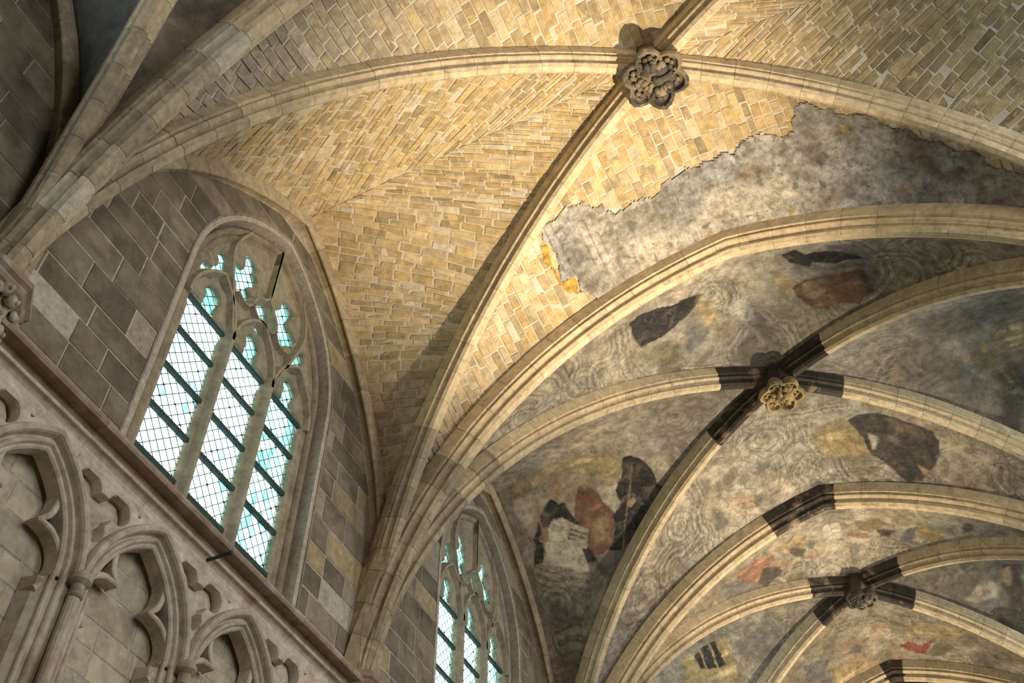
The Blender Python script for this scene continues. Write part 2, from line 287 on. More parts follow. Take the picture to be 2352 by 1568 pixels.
    ('3near', 'rose', 0.04, [(-1.94, 16.07), (-1.65, 16.06), (-1.29, 16.18), (-1.31, 16.52), (-1.63, 16.71), (-1.9, 16.45)]),
    ('3near', 'ochre', 0.08, [(-1.24, 16.08), (-0.97, 16.08), (-0.66, 16.01), (-0.53, 16.24), (-0.67, 16.55), (-1.06, 16.46)]),
    ('3near', 'dark', 0.02, [(-1.69, 16.69), (-1.5, 16.41), (-1.25, 16.58), (-1.19, 16.82), (-1.44, 16.9), (-1.63, 16.9)]),
    ('3near', 'flesh', 0.02, [(-1.37, 16.35), (-1.14, 16.5), (-0.91, 16.81), (-1.05, 16.82), (-1.33, 16.55)]),
    ('3near', 'dark', 0.06, [(-1.0, 16.22), (-0.67, 16.59), (-0.76, 16.84), (-0.93, 16.66)]),
    ('3near', 'orange', 0.05, [(-0.7, 16.67), (-0.31, 16.82), (-0.49, 16.93), (-0.7, 16.9)]),
    ('3near', 'blue', 0.06, [(-0.61, 16.33), (-0.43, 16.45), (-0.51, 16.66), (-0.62, 16.58)]),
    ('3near', 'white', 0.02, [(-0.17, 16.15), (0.08, 16.19), (0.09, 16.69), (-0.19, 16.67), (-0.26, 16.33)]),
    ('3near', 'grey', 0.005, [(0.12, 16.94), (0.28, 16.9), (0.24, 17.47), (0.06, 17.52)]),
    ('3near', 'white', 0.005, [(0.33, 16.81), (0.51, 16.81), (0.48, 17.08), (0.3, 17.12)]),
    ('3near', 'grey', 0.005, [(-0.45, 17.09), (-0.29, 17.16), (-0.27, 17.32), (-0.43, 17.28)]),
    ('3near', 'grey', 0.005, [(-0.14, 17.12), (-0.04, 17.14), (-0.06, 17.31), (-0.14, 17.27)]),
    ('3near', 'brown', 0.04, [(0.41, 16.23), (0.74, 16.16), (0.87, 16.42), (0.61, 16.65), (0.45, 16.49)]),
    ('3near', 'orange', 0.05, [(0.18, 16.61), (0.46, 16.6), (0.5, 16.87), (0.22, 16.82)]),
    ('3near', 'dark', 0.03, [(0.71, 16.56), (0.98, 16.57), (0.91, 16.76), (0.74, 16.76)]),
    ('3near', 'blue', 0.06, [(1.09, 16.6), (1.37, 16.4), (1.27, 16.89), (1.58, 16.92), (1.25, 16.99), (1.08, 16.88)]),
    ('3near', 'ochre', 0.05, [(1.36, 16.49), (1.54, 16.37), (1.75, 16.51), (1.83, 16.75), (1.64, 16.9), (1.35, 16.7)]),
    ('3near', 'stain', 0.05, [(2.11, 16.17), (2.24, 16.08), (2.25, 16.31), (2.11, 16.49)]),
    ('3near', 'olive', 0.08, [(-1.23, 17.06), (-0.93, 17.07), (-0.77, 17.45), (-1.08, 17.36), (-1.29, 17.22)]),
    ('3left', 'ochre', 0.06, [(-3.81, 18.58), (-3.39, 18.49), (-2.79, 18.4), (-2.79, 18.69), (-2.76, 18.98), (-2.78, 19.33), (-3.99, 19.03)]),
    ('3left', 'black', 0.008, [(-3.57, 18.6), (-3.44, 18.55), (-3.44, 18.9), (-3.54, 18.88)]),
    ('3left', 'black', 0.008, [(-3.39, 18.49), (-3.21, 18.46), (-3.21, 18.95), (-3.41, 18.92)]),
    ('3left', 'black', 0.008, [(-3.17, 18.44), (-3.06, 18.45), (-3.02, 18.94), (-3.17, 18.97)]),
    ('3left', 'blue', 0.2, [(-2.73, 18.62), (-1.84, 18.32), (-1.73, 18.78), (-2.06, 19.24), (-2.46, 19.13)]),
    ('3far', 'olive', 0.08, [(0.28, 19.77), (0.64, 19.77), (0.61, 19.97), (0.29, 20.02)]),
    ('3far', 'ochre', 0.1, [(0.64, 19.82), (1.23, 19.68), (1.66, 19.92), (1.47, 20.28), (0.46, 20.26)]),
    ('3far', 'flesh', 0.03, [(-0.01, 19.86), (0.25, 19.82), (0.29, 19.92), (0.08, 20.0)]),
    ('3far', 'red', 0.02, [(0.38, 20.52), (0.61, 20.39), (0.82, 20.51), (1.11, 20.25), (0.92, 20.58), (0.84, 20.76), (0.54, 20.68)]),
    ('3far', 'olive', 0.03, [(0.86, 20.63), (1.04, 20.36), (1.22, 20.19), (1.39, 20.47), (1.11, 20.76), (0.89, 20.78)]),
    ('3far', 'flesh', 0.03, [(-0.94, 19.99), (-0.64, 19.89), (-0.41, 19.87), (-0.39, 20.03), (-0.59, 20.13), (-0.87, 20.1)]),
    ('3far', 'blue', 0.03, [(-0.64, 20.24), (-0.41, 20.11), (-0.3, 20.32), (-0.48, 20.35)]),
    ('3far', 'flesh', 0.03, [(-0.32, 20.08), (-0.11, 20.07), (-0.09, 20.24), (-0.3, 20.2)]),
    ('3far', 'flesh', 0.03, [(-0.7, 20.4), (-0.46, 20.43), (-0.16, 20.49), (-0.24, 20.67), (-0.49, 20.63)]),
    ('3far', 'ochre', 0.06, [(-0.96, 20.39), (-0.39, 20.62), (-0.0, 20.84), (-0.26, 21.1), (-0.71, 21.08), (-1.16, 20.78)]),
    ('3far', 'flesh', 0.02, [(-0.35, 20.92), (-0.07, 20.8), (-0.04, 20.91), (-0.26, 21.1)]),
    ('3far', 'blue', 0.04, [(-1.58, 19.96), (-1.33, 20.01), (-1.05, 20.14), (-1.17, 20.41), (-1.17, 20.77), (-1.65, 20.39)]),
    ('3far', 'flesh', 0.03, [(0.15, 20.8), (0.41, 20.77), (0.51, 20.94), (0.22, 20.97)]),
    ('3far', 'blue', 0.04, [(0.45, 20.98), (0.7, 20.89), (1.1, 20.85), (1.23, 21.1), (0.95, 21.1), (0.69, 21.1)]),
    ('3far', 'flesh', 0.03, [(0.12, 20.42), (0.25, 20.42), (0.31, 20.68), (0.16, 20.62)]),
    ('3far', 'stain', 0.2, [(1.7, 20.64), (2.27, 20.3), (2.18, 20.97), (1.86, 21.09)]),
    ('3right', 'blue', 0.05, [(2.35, 18.41), (2.56, 18.39), (2.58, 18.61), (2.44, 18.67), (2.3, 18.53)]),
    ('3right', 'dark', 0.04, [(2.65, 18.38), (3.07, 18.38), (2.63, 19.46), (2.36, 19.37), (2.25, 19.15), (2.54, 19.03), (2.61, 18.9), (2.53, 18.7), (2.65, 18.64)]),
    ('3right', 'flesh', 0.03, [(2.62, 18.47), (2.8, 18.44), (2.73, 18.69), (2.63, 18.72), (2.6, 18.58)]),
    ('3right', 'cream', 0.06, [(1.86, 18.81), (2.28, 18.6), (2.46, 18.7), (2.47, 18.93), (2.18, 18.98)]),
    ('3right', 'blue', 0.05, [(2.08, 18.96), (2.51, 18.9), (2.41, 19.08), (2.19, 19.12)]),
    ('3right', 'flesh', 0.03, [(2.07, 18.91), (2.3, 18.76), (2.33, 18.81), (2.08, 18.96)]),
]
PLASTER_EDGE = [(-2.4, 7.61), (-2.22, 7.63), (-2.29, 7.87), (-2.27, 8.15), (-2.1, 8.26), (-2.1, 8.42), (-1.91, 8.67), (-1.99, 8.8), (2.36, 8.8), (4.0, 8.8), (4.05, 8.39), (3.57, 8.25), (2.77, 7.8), (2.03, 7.4), (1.55, 7.12), (1.45, 7.17), (1.27, 7.43), (1.15, 7.54), (0.89, 7.44), (0.63, 7.47), (0.24, 7.62), (-0.18, 7.6), (-0.48, 7.7), (-0.76, 7.69), (-1.06, 7.73), (-1.33, 7.66), (-1.47, 7.51), (-1.55, 7.35), (-1.71, 7.33), (-1.95, 7.32), (-2.22, 7.35)]
OCHRE_EDGE = [(-2.34, 7.56), (-2.22, 7.6), (-2.29, 7.87), (-2.27, 8.15), (-2.06, 8.23), (-2.12, 8.43), (-2.27, 8.32), (-2.31, 8.19), (-2.35, 7.91), (-2.39, 7.79)]
SPIRALS = {'2near': [(2.19, 10.21, 0.3), (2.42, 9.73, 0.36), (1.2, 11.01, 0.13), (-3.48, 9.52, 0.17), (-3.17, 9.87, 0.22), (-2.72, 9.9, 0.23), (-1.25, 11.02, 0.12), (-0.48, 9.79, 0.28)], '2left': [(-4.79, 14.01, 0.24), (-4.37, 13.99, 0.13), (-1.8, 12.1, 0.23)], '2far': [(-2.89, 14.78, 0.2), (-3.4, 14.56, 0.24), (-2.27, 14.52, 0.31), (0.93, 14.78, 0.36), (-2.47, 14.06, 0.28), (-0.58, 13.36, 0.41), (0.18, 13.73, 0.27), (2.88, 14.75, 0.17), (-0.09, 14.37, 0.28)], '2right': [(0.73, 12.32, 0.25), (1.36, 12.42, 0.3), (1.71, 12.11, 0.33)], '3near': [(-0.96, 17.2, 0.3), (-0.45, 17.55, 0.31), (0.92, 17.25, 0.26)], '3left': [(-1.17, 18.4, 0.25), (-1.57, 18.6, 0.21)], '3far': [(-0.65, 19.49, 0.17), (0.61, 19.5, 0.28)], '3right': [(1.31, 18.33, 0.33), (1.71, 18.54, 0.26)]}
# ------------------------------------------------------------------ helpers
rng = np.random.default_rng(11)

def frac_hash(ix, iy, seed):
    v = np.sin(ix * 127.1 + iy * 311.7 + seed * 74.7) * 43758.5453
    return v - np.floor(v)

def vnoise(x, y, seed=0):
    ix, iy = np.floor(x), np.floor(y)
    fx, fy = x - ix, y - iy
    fx = fx * fx * (3 - 2 * fx); fy = fy * fy * (3 - 2 * fy)
    a = frac_hash(ix, iy, seed); b = frac_hash(ix + 1, iy, seed)
    c = frac_hash(ix, iy + 1, seed); d = frac_hash(ix + 1, iy + 1, seed)
    return a + (b - a) * fx + (c - a) * fy + (a - b - c + d) * fx * fy

def fbm(x, y, seed=0, octaves=4):
    s, amp, tot = 0, 1.0, 0.0
    for o in range(octaves):
        s = s + amp * vnoise(x * 2 ** o, y * 2 ** o, seed + o * 13)
        tot += amp
        amp *= 0.55
    return s / tot

def link(name, mesh, mat=None, parent=None):
    o = bpy.data.objects.new(name, mesh)
    COL.objects.link(o)
    if mat is not None and not mesh.materials:
        mesh.materials.append(mat)
    if parent is not None:
        o.parent = parent
    return o

def empty(name, loc=(0, 0, 0)):
    o = bpy.data.objects.new(name, None)
    o.empty_display_size = 0.2
    o.location = loc
    COL.objects.link(o)
    return o

def tag(o, label=None, cat=None, group=None, kind=None):
    if label: o['label'] = label
    if cat: o['category'] = cat
    if group: o['group'] = group
    if kind: o['kind'] = kind
    return o

def mesh_of(name, verts, faces, smooth=False, cols=None):
    me = bpy.data.meshes.new(name)
    me.from_pydata([tuple(map(float, v)) for v in verts], [], faces)
    if smooth:
        me.polygons.foreach_set('use_smooth', [True] * len(me.polygons))
    if cols is not None:
        a = me.color_attributes.new('col', 'FLOAT_COLOR', 'POINT')
        c = np.ones((len(verts), 4)); c[:, :3] = cols
        a.data.foreach_set('color', c.ravel())
    me.update()
    return me

def grid_mesh(name, P, cols=None, keep=None, flip=False):
    """P: (n,m,3)"""
    n, m = P.shape[:2]
    idx = np.arange(n * m).reshape(n, m)
    q = np.stack([idx[:-1, :-1], idx[1:, :-1], idx[1:, 1:], idx[:-1, 1:]], -1)
    if flip: q = q[..., ::-1]
    if keep is not None: q = q[keep]
    q = q.reshape(-1, 4)
    me = bpy.data.meshes.new(name)
    V = P.reshape(-1, 3)
    me.vertices.add(len(V)); me.vertices.foreach_set('co', V.astype(np.float32).ravel())
    me.loops.add(len(q) * 4); me.loops.foreach_set('vertex_index', q.astype(np.int32).ravel())
    me.polygons.add(len(q)); me.polygons.foreach_set('loop_start', np.arange(0, len(q) * 4, 4, dtype=np.int32))
    me.polygons.foreach_set('loop_total', np.full(len(q), 4, dtype=np.int32))
    me.polygons.foreach_set('use_smooth', np.ones(len(q), dtype=bool))
    me.update(calc_edges=True)
    if cols is not None:
        a = me.color_attributes.new('col', 'FLOAT_COLOR', 'POINT')
        c = np.ones((len(V), 4), dtype=np.float32); c[:, :3] = cols.reshape(-1, 3)
        a.data.foreach_set('color', c.ravel())
    return me

# ------------------------------------------------------------------ materials
def new_mat(name, rough=0.85):
    m = bpy.data.materials.new(name)
    m.use_nodes = True
    nt = m.node_tree
    b = nt.nodes['Principled BSDF']
    b.inputs['Roughness'].default_value = rough
    b.inputs['Specular IOR Level'].default_value = 0.25
    return m, nt, b

def N(nt, kind, **kw):
    n = nt.nodes.new(kind)
    for k, v in kw.items():
        if k in n.inputs: n.inputs[k].default_value = v
        else: setattr(n, k, v)
    return n

def noise_tex(nt, scale, detail=4.0, rough=0.55, vec=None, dist=0.0):
    n = N(nt, 'ShaderNodeTexNoise')
    n.inputs['Scale'].default_value = scale
    n.inputs['Detail'].default_value = detail
    n.inputs['Roughness'].default_value = rough
    n.inputs['Distortion'].default_value = dist
    if vec is not None: nt.links.new(vec, n.inputs['Vector'])
    return n.outputs['Fac']

def ramp(nt, fac, stops):
    r = nt.nodes.new('ShaderNodeValToRGB')
    e = r.color_ramp.elements
    while len(e) < len(stops): e.new(0.5)
    for k, (p, c) in enumerate(stops):
        e[k].position = p
        e[k].color = (c, c, c, 1) if isinstance(c, (int, float)) else (*c, 1)
    nt.links.new(fac, r.inputs[0])
    return r.outputs[0]

def mixc(nt, a, b, fac, mode='MIX'):
    m = nt.nodes.new('ShaderNodeMix')
    m.data_type = 'RGBA'; m.blend_type = mode
    for s, v in ((m.inputs[6], a), (m.inputs[7], b)):
        if isinstance(v, tuple): s.default_value = (*v, 1)
        else: nt.links.new(v, s)
    if isinstance(fac, (int, float)): m.inputs[0].default_value = fac
    else: nt.links.new(fac, m.inputs[0])
    return m.outputs[2]

def world_pos(nt):
    return nt.nodes.new('ShaderNodeNewGeometry').outputs['Position']

def bump(nt, b, h, strength=0.4, dist=0.02):
    n = nt.nodes.new('ShaderNodeBump')
    n.inputs['Strength'].default_value = strength
    n.inputs['Distance'].default_value = dist
    nt.links.new(h, n.inputs['Height'])
    nt.links.new(n.outputs[0], b.inputs['Normal'])

def stone_mat(name, c1, c2, dirt, tint=0.25, grain=14.0, dirt_lo=0.5, dirt_hi=0.72, streak=None, bstr=0.35):
    m, nt, b = new_mat(name, 0.88)
    pos = world_pos(nt)
    oi = nt.nodes.new('ShaderNodeObjectInfo')
    base = mixc(nt, c1, c2, oi.outputs['Random'])
    n1 = noise_tex(nt, grain, 6, 0.6, pos)
    base = mixc(nt, base, ramp(nt, n1, [(0.3, 0.78), (0.7, 1.12)]), 1.0, 'MULTIPLY')
    n2 = noise_tex(nt, 2.6, 5, 0.62, pos, 0.4)
    base = mixc(nt, base, dirt, ramp(nt, n2, [(dirt_lo, 0.0), (dirt_hi, 0.8)]))
    n3 = noise_tex(nt, grain * 0.55, 8, 0.72, pos, 0.3)
    base = mixc(nt, base, ramp(nt, n3, [(0.32, 0.70), (0.5, 1.0), (0.68, 1.18)]), 1.0, 'MULTIPLY')
    # each block has its own tone
    mp = nt.nodes.new('ShaderNodeMapRange')
    mp.inputs['To Min'].default_value = 1 - tint; mp.inputs['To Max'].default_value = 1 + tint * 0.5
    mm = nt.nodes.new('ShaderNodeMath'); mm.operation = 'MULTIPLY'; mm.inputs[1].default_value = 7.31
    fr = nt.nodes.new('ShaderNodeMath'); fr.operation = 'FRACT'
    nt.links.new(oi.outputs['Random'], mm.inputs[0]); nt.links.new(mm.outputs[0], fr.inputs[0]); nt.links.new(fr.outputs[0], mp.inputs['Value'])
    hsv = nt.nodes.new('ShaderNodeHueSaturation')
    nt.links.new(mp.outputs[0], hsv.inputs['Value']); nt.links.new(base, hsv.inputs['Color'])
    nt.links.new(hsv.outputs[0], b.inputs['Base Color'])
    bump(nt, b, noise_tex(nt, grain * 2.2, 5, 0.65, pos), bstr, 0.012)
    return m

RIB = stone_mat('rib_limestone', (0.67, 0.53, 0.335), (0.62, 0.49, 0.315), (0.40, 0.31, 0.20), 0.1, 14, 0.54, 0.8)
RIBGREY = stone_mat('weathered_rib_limestone', (0.46, 0.37, 0.245), (0.40, 0.33, 0.23), (0.24, 0.195, 0.14), 0.2)
RIBPALE = stone_mat('new_rib_limestone', (0.62, 0.56, 0.44), (0.60, 0.53, 0.40), (0.45, 0.38, 0.28), 0.08)
SOOT = stone_mat('sooty_limestone', (0.085, 0.065, 0.048), (0.06, 0.05, 0.04), (0.36, 0.27, 0.17), 0.25, 10, 0.56, 0.66)
ASHLAR = stone_mat('ashlar', (0.285, 0.235, 0.172), (0.205, 0.175, 0.135), (0.11, 0.09, 0.07), 0.3, 7, 0.43, 0.68)
ASHPALE = stone_mat('pale_new_ashlar', (0.345, 0.295, 0.225), (0.33, 0.285, 0.215), (0.30, 0.26, 0.21), 0.06, 20, 0.6, 0.9, bstr=0.15)
ASHWARM = stone_mat('yellow_ashlar', (0.40, 0.31, 0.18), (0.37, 0.29, 0.18), (0.25, 0.2, 0.14), 0.15)
MORTAR = stone_mat('mortar', (0.46, 0.42, 0.35), (0.46, 0.42, 0.35), (0.26, 0.23, 0.19), 0.0, 24, 0.5, 0.75)
JAMB = stone_mat('window_limestone', (0.36, 0.295, 0.205), (0.31, 0.27, 0.20), (0.17, 0.145, 0.11), 0.2, 12, 0.45, 0.7)
TRACERY = stone_mat('tracery_limestone', (0.37, 0.32, 0.23), (0.37, 0.32, 0.23), (0.19, 0.165, 0.12), 0.05, 12, 0.48, 0.75)
REDSTONE = stone_mat('red_brown_limestone', (0.30, 0.205, 0.15), (0.33, 0.235, 0.175), (0.37, 0.32, 0.265), 0.1, 12, 0.5, 0.62)
ARCADE = stone_mat('arcade_limestone', (0.58, 0.50, 0.41), (0.52, 0.455, 0.38), (0.36, 0.245, 0.185), 0.12, 12, 0.54, 0.68)
CARVED = stone_mat('carved_limestone', (0.36, 0.26, 0.19), (0.40, 0.33, 0.26), (0.5, 0.45, 0.38), 0.1, 16, 0.5, 0.6)
ROUGH = stone_mat('rough_render', (0.105, 0.10, 0.095), (0.12, 0.11, 0.10), (0.055, 0.05, 0.045), 0.1, 8, 0.5, 0.72, bstr=0.9)
ROUGHBROWN = stone_mat('rough_brown_render', (0.20, 0.165, 0.13), (0.24, 0.195, 0.15), (0.09, 0.075, 0.06), 0.1, 10, 0.45, 0.62, bstr=1.0)
GILT = stone_mat('worn_gilding', (0.44, 0.31, 0.13), (0.40, 0.29, 0.14), (0.12, 0.10, 0.06), 0.15, 18, 0.50, 0.60, bstr=0.8)
BOSSM = stone_mat('boss_limestone', (0.24, 0.19, 0.125), (0.27, 0.215, 0.15), (0.055, 0.05, 0.045), 0.15, 18, 0.47, 0.53, bstr=0.8)

def attr_mat(name, lo, hi, grain, wash=None, bstr=0.3, fine=60.0, lines=False):
    m, nt, b = new_mat(name, 0.92)
    a = nt.nodes.new('ShaderNodeAttribute'); a.attribute_name = 'col'
    pos = world_pos(nt)
    c = mixc(nt, a.outputs['Color'], ramp(nt, noise_tex(nt, grain, 6, 0.65, pos), [(0.3, lo), (0.7, hi)]), 1.0, 'MULTIPLY')
    c = mixc(nt, c, ramp(nt, noise_tex(nt, fine, 3, 0.6, pos), [(0.35, 0.86), (0.65, 1.08)]), 1.0, 'MULTIPLY')
    if wash:
        col, sc, a0, a1 = wash
        c = mixc(nt, c, col, ramp(nt, noise_tex(nt, sc, 7, 0.7, pos, 0.6), [(a0, 0.0), (a1, 0.8)]))
    if lines:
        # brush drawn outlines: curling contours at two sizes, strong only in parts of the surface
        reg = ramp(nt, noise_tex(nt, 0.7, 2, 0.5, pos), [(0.40, 0.0), (0.60, 0.7)])
        n = noise_tex(nt, 1.25, 1.0, 0.4, pos, 1.3)
        f = ramp(nt, n, [(0.40, 0.0), (0.415, 0.9), (0.43, 0.0), (0.452, 0.0), (0.462, 0.6), (0.472, 0.0), (0.54, 0.0), (0.56, 0.8), (0.575, 0.1), (0.62, 0.0)])
        mu = nt.nodes.new('ShaderNodeMath'); mu.operation = 'MULTIPLY'
        nt.links.new(f, mu.inputs[0]); nt.links.new(reg, mu.inputs[1])
        c = mixc(nt, c, (0.11, 0.09, 0.07), mu.outputs[0])
        c = mixc(nt, c, (0.14, 0.115, 0.085), ramp(nt, noise_tex(nt, 2.4, 8, 0.72, pos, 0.5), [(0.53, 0.0), (0.64, 0.65)]))
        pale = ramp(nt, noise_tex(nt, 3.0, 6, 0.7, pos, 0.8), [(0.58, 0.0), (0.70, 0.3)])
        c = mixc(nt, c, (0.46, 0.41, 0.33), pale)
    nt.links.new(c, b.inputs['Base Color'])
    bump(nt, b, noise_tex(nt, grain * 1.7, 6, 0.65, pos), bstr, 0.015)
    return m

BRICK = attr_mat('vault_brick', 0.62, 1.2, 9.0, ((0.60, 0.445, 0.20), 4.5, 0.58, 0.63), 0.45)
PLASTER = attr_mat('bare_plaster', 0.45, 1.4, 11.0, ((0.15, 0.125, 0.10), 7.0, 0.57, 0.63), 0.8, 45.0)
FRESCO = attr_mat('painted_plaster', 0.50, 1.30, 7.0, ((0.12, 0.105, 0.085), 9.0, 0.58, 0.70), 0.25, 30.0, True)
VMORTAR = attr_mat('vault_mortar', 0.8, 1.1, 14.0, None, 0.4)

m_, nt_, b_ = new_mat('dark_iron', 0.6)
b_.inputs['Base Color'].default_value = (0.03, 0.055, 0.05, 1)
IRON = m_
m_, nt_, b_ = new_mat('lead_came', 0.6)
b_.inputs['Base Color'].default_value = (0.035, 0.05, 0.045, 1)
LEAD = m_

def glass_mat(name, tint, opac):
    m = bpy.data.materials.new(name); m.use_nodes = True
    nt = m.node_tree
    for n in list(nt.nodes): nt.nodes.remove(n)
    out = nt.nodes.new('ShaderNodeOutputMaterial')
    tr = nt.nodes.new('ShaderNodeBsdfTransparent')
    oi = nt.nodes.new('ShaderNodeObjectInfo')
    pos = world_pos(nt)
    mp = nt.nodes.new('ShaderNodeMapping'); mp.inputs['Scale'].default_value = (1, 9, 1.1)
    nt.links.new(pos, mp.inputs['Vector'])
    st = ramp(nt, noise_tex(nt, 1.3, 3, 0.6, mp.outputs[0]), [(0.30, (0.55, 0.8, 0.75)) if tint[0] < .2 else (0.40, (1, 1, 1)), (0.62, tint)])
    nt.links.new(st, tr.inputs[0])
    df = nt.nodes.new('ShaderNodeBsdfTranslucent'); df.inputs[0].default_value = (0.7, 0.95, 0.9, 1)
    gl = nt.nodes.new('ShaderNodeBsdfGlossy'); gl.inputs['Roughness'].default_value = 0.08
    m1 = nt.nodes.new('ShaderNodeMixShader'); m1.inputs[0].default_value = opac
    m2 = nt.nodes.new('ShaderNodeMixShader'); m2.inputs[0].default_value = 0.04
    nt.links.new(tr.outputs[0], m1.inputs[1]); nt.links.new(df.outputs[0], m1.inputs[2])
    nt.links.new(m1.outputs[0], m2.inputs[1]); nt.links.new(gl.outputs[0], m2.inputs[2])
    nt.links.new(m2.outputs[0], out.inputs[0])
    return m
GLASS = glass_mat('pale_window_glass', (0.55, 0.9, 0.82), 0.12)
GREENGLASS = glass_mat('green_window_glass', (0.10, 0.30, 0.25), 0.10)

# ------------------------------------------------------------------ shape helpers
def sweep_rings(rings, close_ends=True):
    """rings: list of equal-length closed rings of points"""
    V = [p for r in rings for p in r]
    n = len(rings[0]); F = []
    for k in range(len(rings) - 1):
        for i in range(n):
            j = (i + 1) % n
            F.append((k * n + i, k * n + j, (k + 1) * n + j, (k + 1) * n + i))
    if close_ends:
        F.append(tuple(range(n))[::-1]); b = (len(rings) - 1) * n
        F.append(tuple(b + i for i in range(n)))
    return V, F

class MB:
    def __init__(self): self.V, self.F, self.C = [], [], []
    def add(self, V, F, col=None):
        b = len(self.V)
        self.V += [tuple(v) for v in V]; self.F += [tuple(i + b for i in f) for f in F]
        if col is not None: self.C += [col] * len(V)
    def box(self, lo, hi):
        x0, y0, z0 = lo; x1, y1, z1 = hi
        V = [(x0, y0, z0), (x1, y0, z0), (x1, y1, z0), (x0, y1, z0), (x0, y0, z1), (x1, y0, z1), (x1, y1, z1), (x0, y1, z1)]
        self.add(V, [(0, 3, 2, 1), (4, 5, 6, 7), (0, 1, 5, 4), (1, 2, 6, 5), (2, 3, 7, 6), (3, 0, 4, 7)])
    def rod(self, a, b, r, n=5):
        a, b = np.array(a, float), np.array(b, float)
        d = unit(b - a); s = unit(np.cross(d, [0.3, 0.2, 1.0])); t = np.cross(d, s)
        R = [[p + r * (math.cos(2 * PI * k / n) * s + math.sin(2 * PI * k / n) * t) for k in range(n)] for p in (a, b)]
        self.add(*sweep_rings(R))
    def obj(self, name, mat, parent=None, smooth=False):
        me = mesh_of(name, self.V, self.F, smooth, np.array(self.C) if self.C else None)
        return link(name, me, mat, parent)

def lathe(profile, n=24, center=(0, 0, 0), amp=None):
    """profile: (radius, z) from top to bottom"""
    rings = []
    for (r, z) in profile:
        ring = []
        for k in range(n):
            a = 2 * PI * (k + 0.5) / n
            rr = r if amp is None else r * amp(a, z)
            ring.append((center[0] + rr * math.cos(a), center[1] + rr * math.sin(a), center[2] + z))
        rings.append(ring)
    return sweep_rings(rings)

def plate_mesh(name, outer, holes, xc, half, bevel):
    """flat pierced stone plate in the plane of the wall; outlines in (y, z)"""
    cu = bpy.data.curves.new(name, 'CURVE')
    cu.dimensions = '2D'; cu.fill_mode = 'BOTH'
    cu.extrude = half - bevel; cu.bevel_depth = bevel; cu.bevel_resolution = 1
    for pts in [outer] + holes:
        s = cu.splines.new('POLY'); s.points.add(len(pts) - 1)
        for k, (y, z) in enumerate(pts): s.points[k].co = (y, z, 0, 1)
        s.use_cyclic_u = True
    o = bpy.data.objects.new(name, cu); COL.objects.link(o)
    dg = bpy.context.evaluated_depsgraph_get()
    me = bpy.data.meshes.new_from_object(o.evaluated_get(dg))
    bpy.data.objects.remove(o); bpy.data.curves.remove(cu)
    co = np.empty(len(me.vertices) * 3, np.float32); me.vertices.foreach_get('co', co)
    co = co.reshape(-1, 3); co = np.stack([co[:, 2] + xc, co[:, 0], co[:, 1]], -1)
    me.vertices.foreach_set('co', co.ravel()); me.materials.clear(); me.update()
    return me

def star_outline(c, circles, rects=(), n=96):
    """outline of a union of circles (dy, dz, r) and rectangles, seen from c"""
    out = []
    for k in range(n):
        a = 2 * PI * k / n
        d = (math.cos(a), math.sin(a)); best = 0.01
        for (y, z, r) in circles:
            b = y * d[0] + z * d[1]; q = b * b - (y * y + z * z - r * r)
            if q > 0: best = max(best, b + math.sqrt(q))
        for (y0, z0, y1, z1) in rects:
            ts = []
            tx = (y1 / d[0] if d[0] > 1e-9 else y0 / d[0] if d[0] < -1e-9 else 1e9)
            ty = (z1 / d[1] if d[1] > 1e-9 else z0 / d[1] if d[1] < -1e-9 else 1e9)
            best = max(best, min(tx, ty))
        out.append((c[0] + d[0] * best, c[1] + d[1] * best))
    return out

def arch_path(yc, half, rise, zs, zb, off, n=14, nj=2):
    """pointed arch, offset outward by off, from the foot of the left jamb over the point to the right foot"""
    c = (rise * rise - half * half) / (2 * half)
    R = half + c + off
    top = math.acos(max(-1, min(1, c / R)))
    L = [(yc - half - off, zb + (zs - zb) * k / nj) for k in range(nj)]
    for k in range(n + 1):
        a = top * k / n
        L.append((yc + c - R * math.cos(a), zs + R * math.sin(a)))
    return L + [(2 * yc - y, z) for (y, z) in L[-2::-1]]

def sweep_arch(name, yc, half, rise, zs, zb, profile, mat, parent, n=14, nj=2, smooth=True):
    """profile: closed list of (off, x)"""
    paths = [arch_path(yc, half, rise, zs, zb, o, n, nj) for o, x in profile]
    rings = [[(profile[i][1], paths[i][k][0], paths[i][k][1]) for i in range(len(profile))] for k in range(len(paths[0]))]
    V, F = sweep_rings(rings)
    me = mesh_of(name, V, F, False)
    return link(name, me, mat, parent)

def project(P):
    P = np.asarray(P, float) - np.array(CAM_LOC)
    q = P @ np.array(CAM_R).T
    z = np.maximum(q[..., 2], 0.05)
    return np.stack([1176 + CAM_F * q[..., 0] / z, 784 + CAM_F * q[..., 1] / z], -1), q[..., 2]

def shown_area(quad):
    q, z = project(quad)
    if (z < 0.3).any(): return 0.0
    c = q.mean(0)
    if not (-30 < c[0] < 2382 and -30 < c[1] < 1598): return 0.0
    x, y = q[:, 0], q[:, 1]
    return 0.5 * abs(np.dot(x, np.roll(y, -1)) - np.dot(y, np.roll(x, -1)))
# ------------------------------------------------------------------ vault cells
def web_grid(patch, step, off=0.0, t0=0.06):
    nt_ = max(8, int((1 - t0) * patch.D.len / step)); nu = max(6, int(patch.width(0.75) / step))
    t = np.linspace(t0, 1, nt_); u = np.linspace(0, 1, nu)
    T, U = np.meshgrid(t, u, indexing='ij')
    P = patch.pos(T, U)
    if off: P = P + patch.out(T) * off
    return T, U, P

def patch_flip(P):
    n, m = P.shape[:2]
    a, b, c = P[n // 2, m // 2], P[n // 2 + 1, m // 2], P[n // 2, m // 2 + 1]
    nr = np.cross(b - a, c - a)
    return nr @ (np.array([0, a[1], 2.0]) - a) < 0

